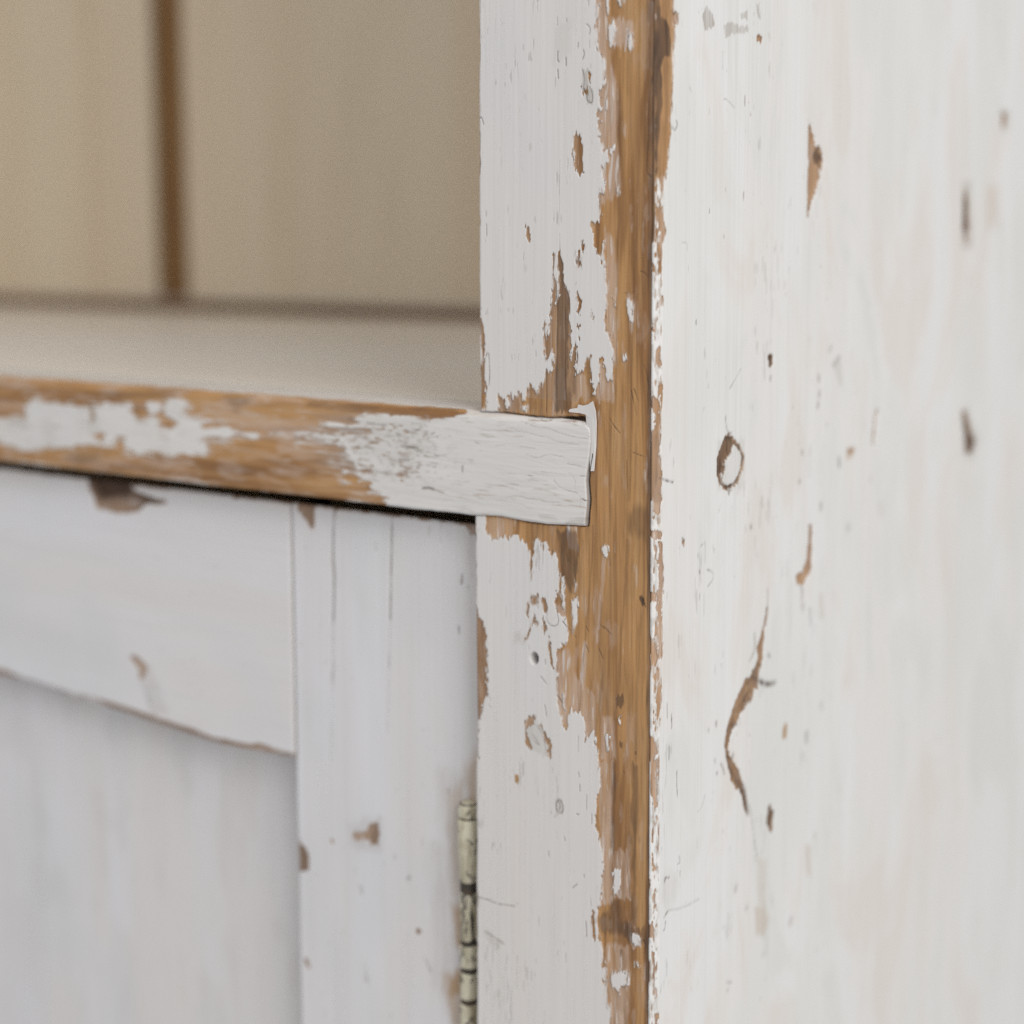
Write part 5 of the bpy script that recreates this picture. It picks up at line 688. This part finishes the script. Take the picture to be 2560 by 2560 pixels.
DT = -11.2       # top of the door, just under the shelf edge
DX1 = -64.4     # hinge side
SPLIT = -146.9
DX0 = -562.0
V = np.concatenate([np.linspace(-600, -222, 20), np.arange(-215, DT, 0.5), [DT - 0.6, DT - 0.3, DT]])
V = np.unique(V)
rad = 2.2
arc = np.linspace(0, math.pi / 2, 7)
ux = np.concatenate([[SPLIT + 0.15] * 2, SPLIT + 0.15 + np.array([0.25, 0.6]), np.arange(SPLIT + 1.2, DX1 - rad, 0.42), DX1 - rad + rad * np.sin(arc), [DX1] * 2])
uy = np.concatenate([[DOOR_Y + 14, DOOR_Y + 0.9], [DOOR_Y + 0.35, DOOR_Y + 0.05], np.full(len(ux) - 4 - 9, DOOR_Y), DOOR_Y + rad - rad * np.cos(arc), [DOOR_Y + 8, DOOR_Y + 18]])
U = np.cumsum(np.concatenate([[0], np.hypot(np.diff(ux), np.diff(uy))]))
U = U + np.arange(len(U)) * 1e-6
Xg = np.repeat(ux[:, None], len(V), 1) + 0.0
# the inner edge wanders below the arch
Xg = Xg + (fbm(np.array([0., 1.]), V, 1, 22, 71)[0] - 0.5)[None, :] * 0.8 * sstep(6, 0, ux - SPLIT)[:, None] * (V < -98)[None, :]
Zg = np.repeat(V[None, :], len(ux), 0)
bare, wash, dark, line, grey, yel = door_fields(Xg, Zg, U, V, 0.9, 2.8, 70)
te = sstep(1.6, 0.2, DT - Zg)
bare = np.maximum(bare, (fbm(U, V, 4, 3, 73) - 0.52) * 3 * te - (1 - te) * 2)
h = 0.2 * sstep(0.15, -0.15, bare) + (fbm(U, V, 25, 120, 74) - 0.5) * 0.9 - 0.6 * line
h -= 0.8 * sstep(0.9, 0, DT - Zg)
yv = uy[:, None] - h
P = np.stack([Xg, yv, Zg], -1)
Bk = P.copy(); Bk[..., 1] = DOOR_Y + 20; Bk[:, -1, 2] -= 16

# recessed panel is the door's own mesh, the frame pieces hang from it
pu = np.concatenate([np.linspace(-490, -330, 20), np.arange(-328, -132, 1.6)])
pv = np.concatenate([np.linspace(-520, -215, 20), np.arange(-212, -84, 1.6)])
ph = (fbm(pu, pv, 60, 120, 80) - 0.5) * 1.2 + (fbm(pu, pv, 9, 60, 81) - 0.5) * 0.15
PX = np.repeat(pu[:, None], len(pv), 1); PZ = np.repeat(pv[None, :], len(pu), 0)
PP = np.stack([PX, DOOR_Y + 13.0 - ph, PZ], -1)
PB = PP.copy(); PB[..., 1] = DOOR_Y + 18
zero = np.zeros(PX.shape)
pg = 0.12 * sstep(0.5, 0.7, fbm(pu, pv, 12, 30, 82))
door = grid_part('door', PP, PB, M_DOOR, root, (zero, zero, zero, zero), (pg, zero))
door['label'] = 'white cupboard door with a recessed panel under an arched rail'
door_stile = grid_part('door_stile', P, Bk, M_DOOR, door, (enc(bare), wash, dark, line), (grey, yel))

# arched top rail of the door
U = np.concatenate([np.linspace(-482, -335, 30), np.arange(-333, SPLIT - 0.3, 0.65), [SPLIT - 0.25, SPLIT - 0.1]])
A = np.array(sorted([(x, z) for x, z in ARCH] + [(-420, -95.5), (-482, -99.5)]))
az = np.interp(U, A[:, 0], A[:, 1])
kern = np.ones(41) / 41
az = np.convolve(np.pad(az, 20, mode='reflect', reflect_type='odd'), kern, 'valid')
az = az + (fbm(U, np.array([0., 1.]), 6, 1, 90)[:, 0] - 0.5) * 0.35
br = 1.8
arc = np.linspace(0, math.pi / 2, 7)
tz = np.concatenate([[0, 0], br - br * np.cos(arc)[:0:-1][::-1] if False else br - br * np.cos(arc)])
ty = np.concatenate([[DOOR_Y + 14, DOOR_Y + 5], DOOR_Y + br - br * np.sin(arc)])
n0 = len(tz)
body = np.linspace(0, 1, 150)[1:]
Zr = np.zeros((len(U), n0 + len(body))); Yr = np.zeros_like(Zr)
Zr[:, :n0] = az[:, None] + tz[None, :]
Zr[:, n0:] = (az + br)[:, None] + body[None, :] * (DT - az - br)[:, None]
Yr[:, :n0] = ty[None, :]; Yr[:, n0:] = DOOR_Y
V = np.concatenate([np.linspace(-3, 0, n0) - 0.01, body * 88])
Xr = np.repeat(U[:, None], Zr.shape[1], 1)
bare, wash, dark, line, grey, yel = door_fields(Xr, Zr, U, V, 3.0, 1.2, 95)
ae = sstep(4.4, 2.0, Zr - az[:, None] + (fbm(U, V, 9, 2, 100) - 0.5) * 2.5)
bare = np.maximum(bare, (fbm(U, V, 26, 2, 97) - 0.44) * 5 * ae - (1 - ae) * 2)
te = sstep(2.2, 0.2, DT - Zr)
bare = np.maximum(bare, (fbm(U, V, 12, 2, 98) - 0.52) * 3 * te - (1 - te) * 2)
je = sstep(1.0, 0.1, SPLIT - Xr)
line = np.maximum(line, 0.35 * je)
grey = np.maximum(grey, 0.5 * je)
h = 0.2 * sstep(0.15, -0.15, bare) + (fbm(U, V, 120, 25, 99) - 0.5) * 0.9 - 0.5 * line
h -= 0.9 * sstep(0.9, 0.0, SPLIT - Xr) + 0.8 * sstep(0.9, 0, DT - Zr)
# the old chip under the shelf edge goes right through the front of the rail
cd = poly_sd(Xr, Zr, TRACE['door']['bare'][1], 3.0)
h -= 3.2 * sstep(-0.4, 2.0, cd) * sstep(-26, -14, Zr)
P = np.stack([Xr, Yr - h, Zr], -1)
Bk = P.copy(); Bk[..., 1] = DOOR_Y + 20; Bk[:, -1, 2] -= 16
grid_part('door_rail', P, Bk, M_DOORX, door, (enc(bare), wash, dark, line), (grey, yel))
box_part('door_rail', (-482, DOOR_Y, -600), (SPLIT, DOOR_Y + 20, -505), M_PLAIN, door)
box_part('door_stile', (DX0, DOOR_Y, -600), (-482.4, DOOR_Y + 20, DT), M_PLAIN, door)
# the second door, left of the first
box_part('door', (-1064, DOOR_Y, -600), (-564, DOOR_Y + 20, DT), M_PLAIN, root)
box_part('plinth_rail', (-1064, 0, ZLO), (-63, 21, -604), M_PLAIN, root)

# --- hinge: knuckles on a pin between door and stile
def hinge_mat():
    t = NT('hinge_cream_paint')
    co = t.n('ShaderNodeTexCoord').outputs['Object']
    n1 = t.noise(co, 260, (1, 1, 0.4), 3, 0.6, 0.3)
    n2 = t.noise(co, 420, (1, 1, 0.45), 3, 0.6, 0.4, (0.3, 0.1, 0.7))
    c = t.mix(t.rng(n1, 0.4, 0.65), rgb(0.72, 0.675, 0.53), rgb(0.46, 0.415, 0.29))
    c = t.mix(t.math('MULTIPLY', t.rng(n2, 0.56, 0.61), 0.9), c, rgb(0.10, 0.09, 0.075))
    bs = t.n('ShaderNodeBsdfPrincipled', i_Roughness=0.4)
    t.put(bs.inputs['Base Color'], c)
    bp = t.n('ShaderNodeBump', i_Strength=0.4, i_Distance=0.0004)
    t.put(bp.inputs['Height'], n1); t.put(bs.inputs['Normal'], bp.outputs[0])
    out = t.n('ShaderNodeOutputMaterial'); t.t.links.new(bs.outputs[0], out.inputs[0])
    return t.m
def iron_mat():
    t = NT('dark_iron')
    co = t.n('ShaderNodeTexCoord').outputs['Object']
    n1 = t.noise(co, 500, (1, 1, 1), 3)
    c = t.mix(t.rng(n1, 0.4, 0.65), rgb(0.035, 0.032, 0.026), rgb(0.09, 0.06, 0.035))
    bs = t.n('ShaderNodeBsdfPrincipled', i_Roughness=0.6)
    t.put(bs.inputs['Base Color'], c)
    out = t.n('ShaderNodeOutputMaterial'); t.t.links.new(bs.outputs[0], out.inputs[0])
    return t.m
M_HINGE = hinge_mat(); M_IRON = iron_mat()
HX, HY = -70.6, 6.6
def lathe(name, prof, mat, parent, seg=20, wob=0.0, seed=0):
    rs = np.random.RandomState(seed)
    vs_, fs_ = [], []
    ph_ = rs.uniform(0, 6.28)
    for rd, z in prof:
        for i in range(seg):
            a = 2 * math.pi * i / seg
            rr_ = rd * (1 + wob * math.sin(2 * a + ph_) + wob * 0.6 * math.sin(3 * a + z))
            vs_.append(((HX + rr_ * math.cos(a)) * MM, (HY + rr_ * math.sin(a)) * MM, z * MM))
    n = len(prof)
    for j in range(n - 1):
        for i in range(seg):
            k = (i + 1) % seg
            fs_.append((j * seg + i, j * seg + k, (j + 1) * seg + k, (j + 1) * seg + i))
    fs_.append(tuple(range(seg))[::-1]); fs_.append(tuple((n - 1) * seg + i for i in range(seg)))
    me = bpy.data.meshes.new(name)
    me.from_pydata(vs_, [], fs_)
    for p in me.polygons: p.use_smooth = len(p.vertices) == 4
    me.update()
    return finish(name, me, mat, parent)
hinge = lathe('hinge', [(2.7, -230), (2.7, -100.5)], M_IRON, root)
hinge['label'] = 'cream painted butt hinge at the edge of the door'
lathe('finial', [(3.3, -105.0), (3.5, -104.4), (3.35, -102.6), (2.8, -101.0), (1.9, -99.9), (0.6, -99.5)], M_HINGE, hinge, 20, 0.02, 1)
for i, (a, b, r0, r1) in enumerate(((-126.6, -105.6, 2.9, 3.6), (-146.2, -129.6, 2.7, 2.8), (-155.4, -147.3, 2.8, 2.9), (-166.0, -156.6, 2.8, 2.9), (-190, -167.2, 2.9, 2.9), (-206, -191, 2.9, 2.9), (-229, -207, 2.9, 2.9))):
    r0 *= 1.04; r1 *= 1.0
    lathe('knuckle', [(r0 - 0.5, a), (r0 - 0.1, a + 0.35), (r0, a + 0.9), ((r0 + r1) / 2, (a + b) / 2), (r1, b - 0.8), (r1 - 0.15, b - 0.3), (r1 - 0.5, b)], M_HINGE, hinge, 20, 0.03, 5 + i)
box_part('hinge_leaf', (-64.0, 5.2, -229), (-63.2, 20, -106), M_HINGE, hinge, 0.2)
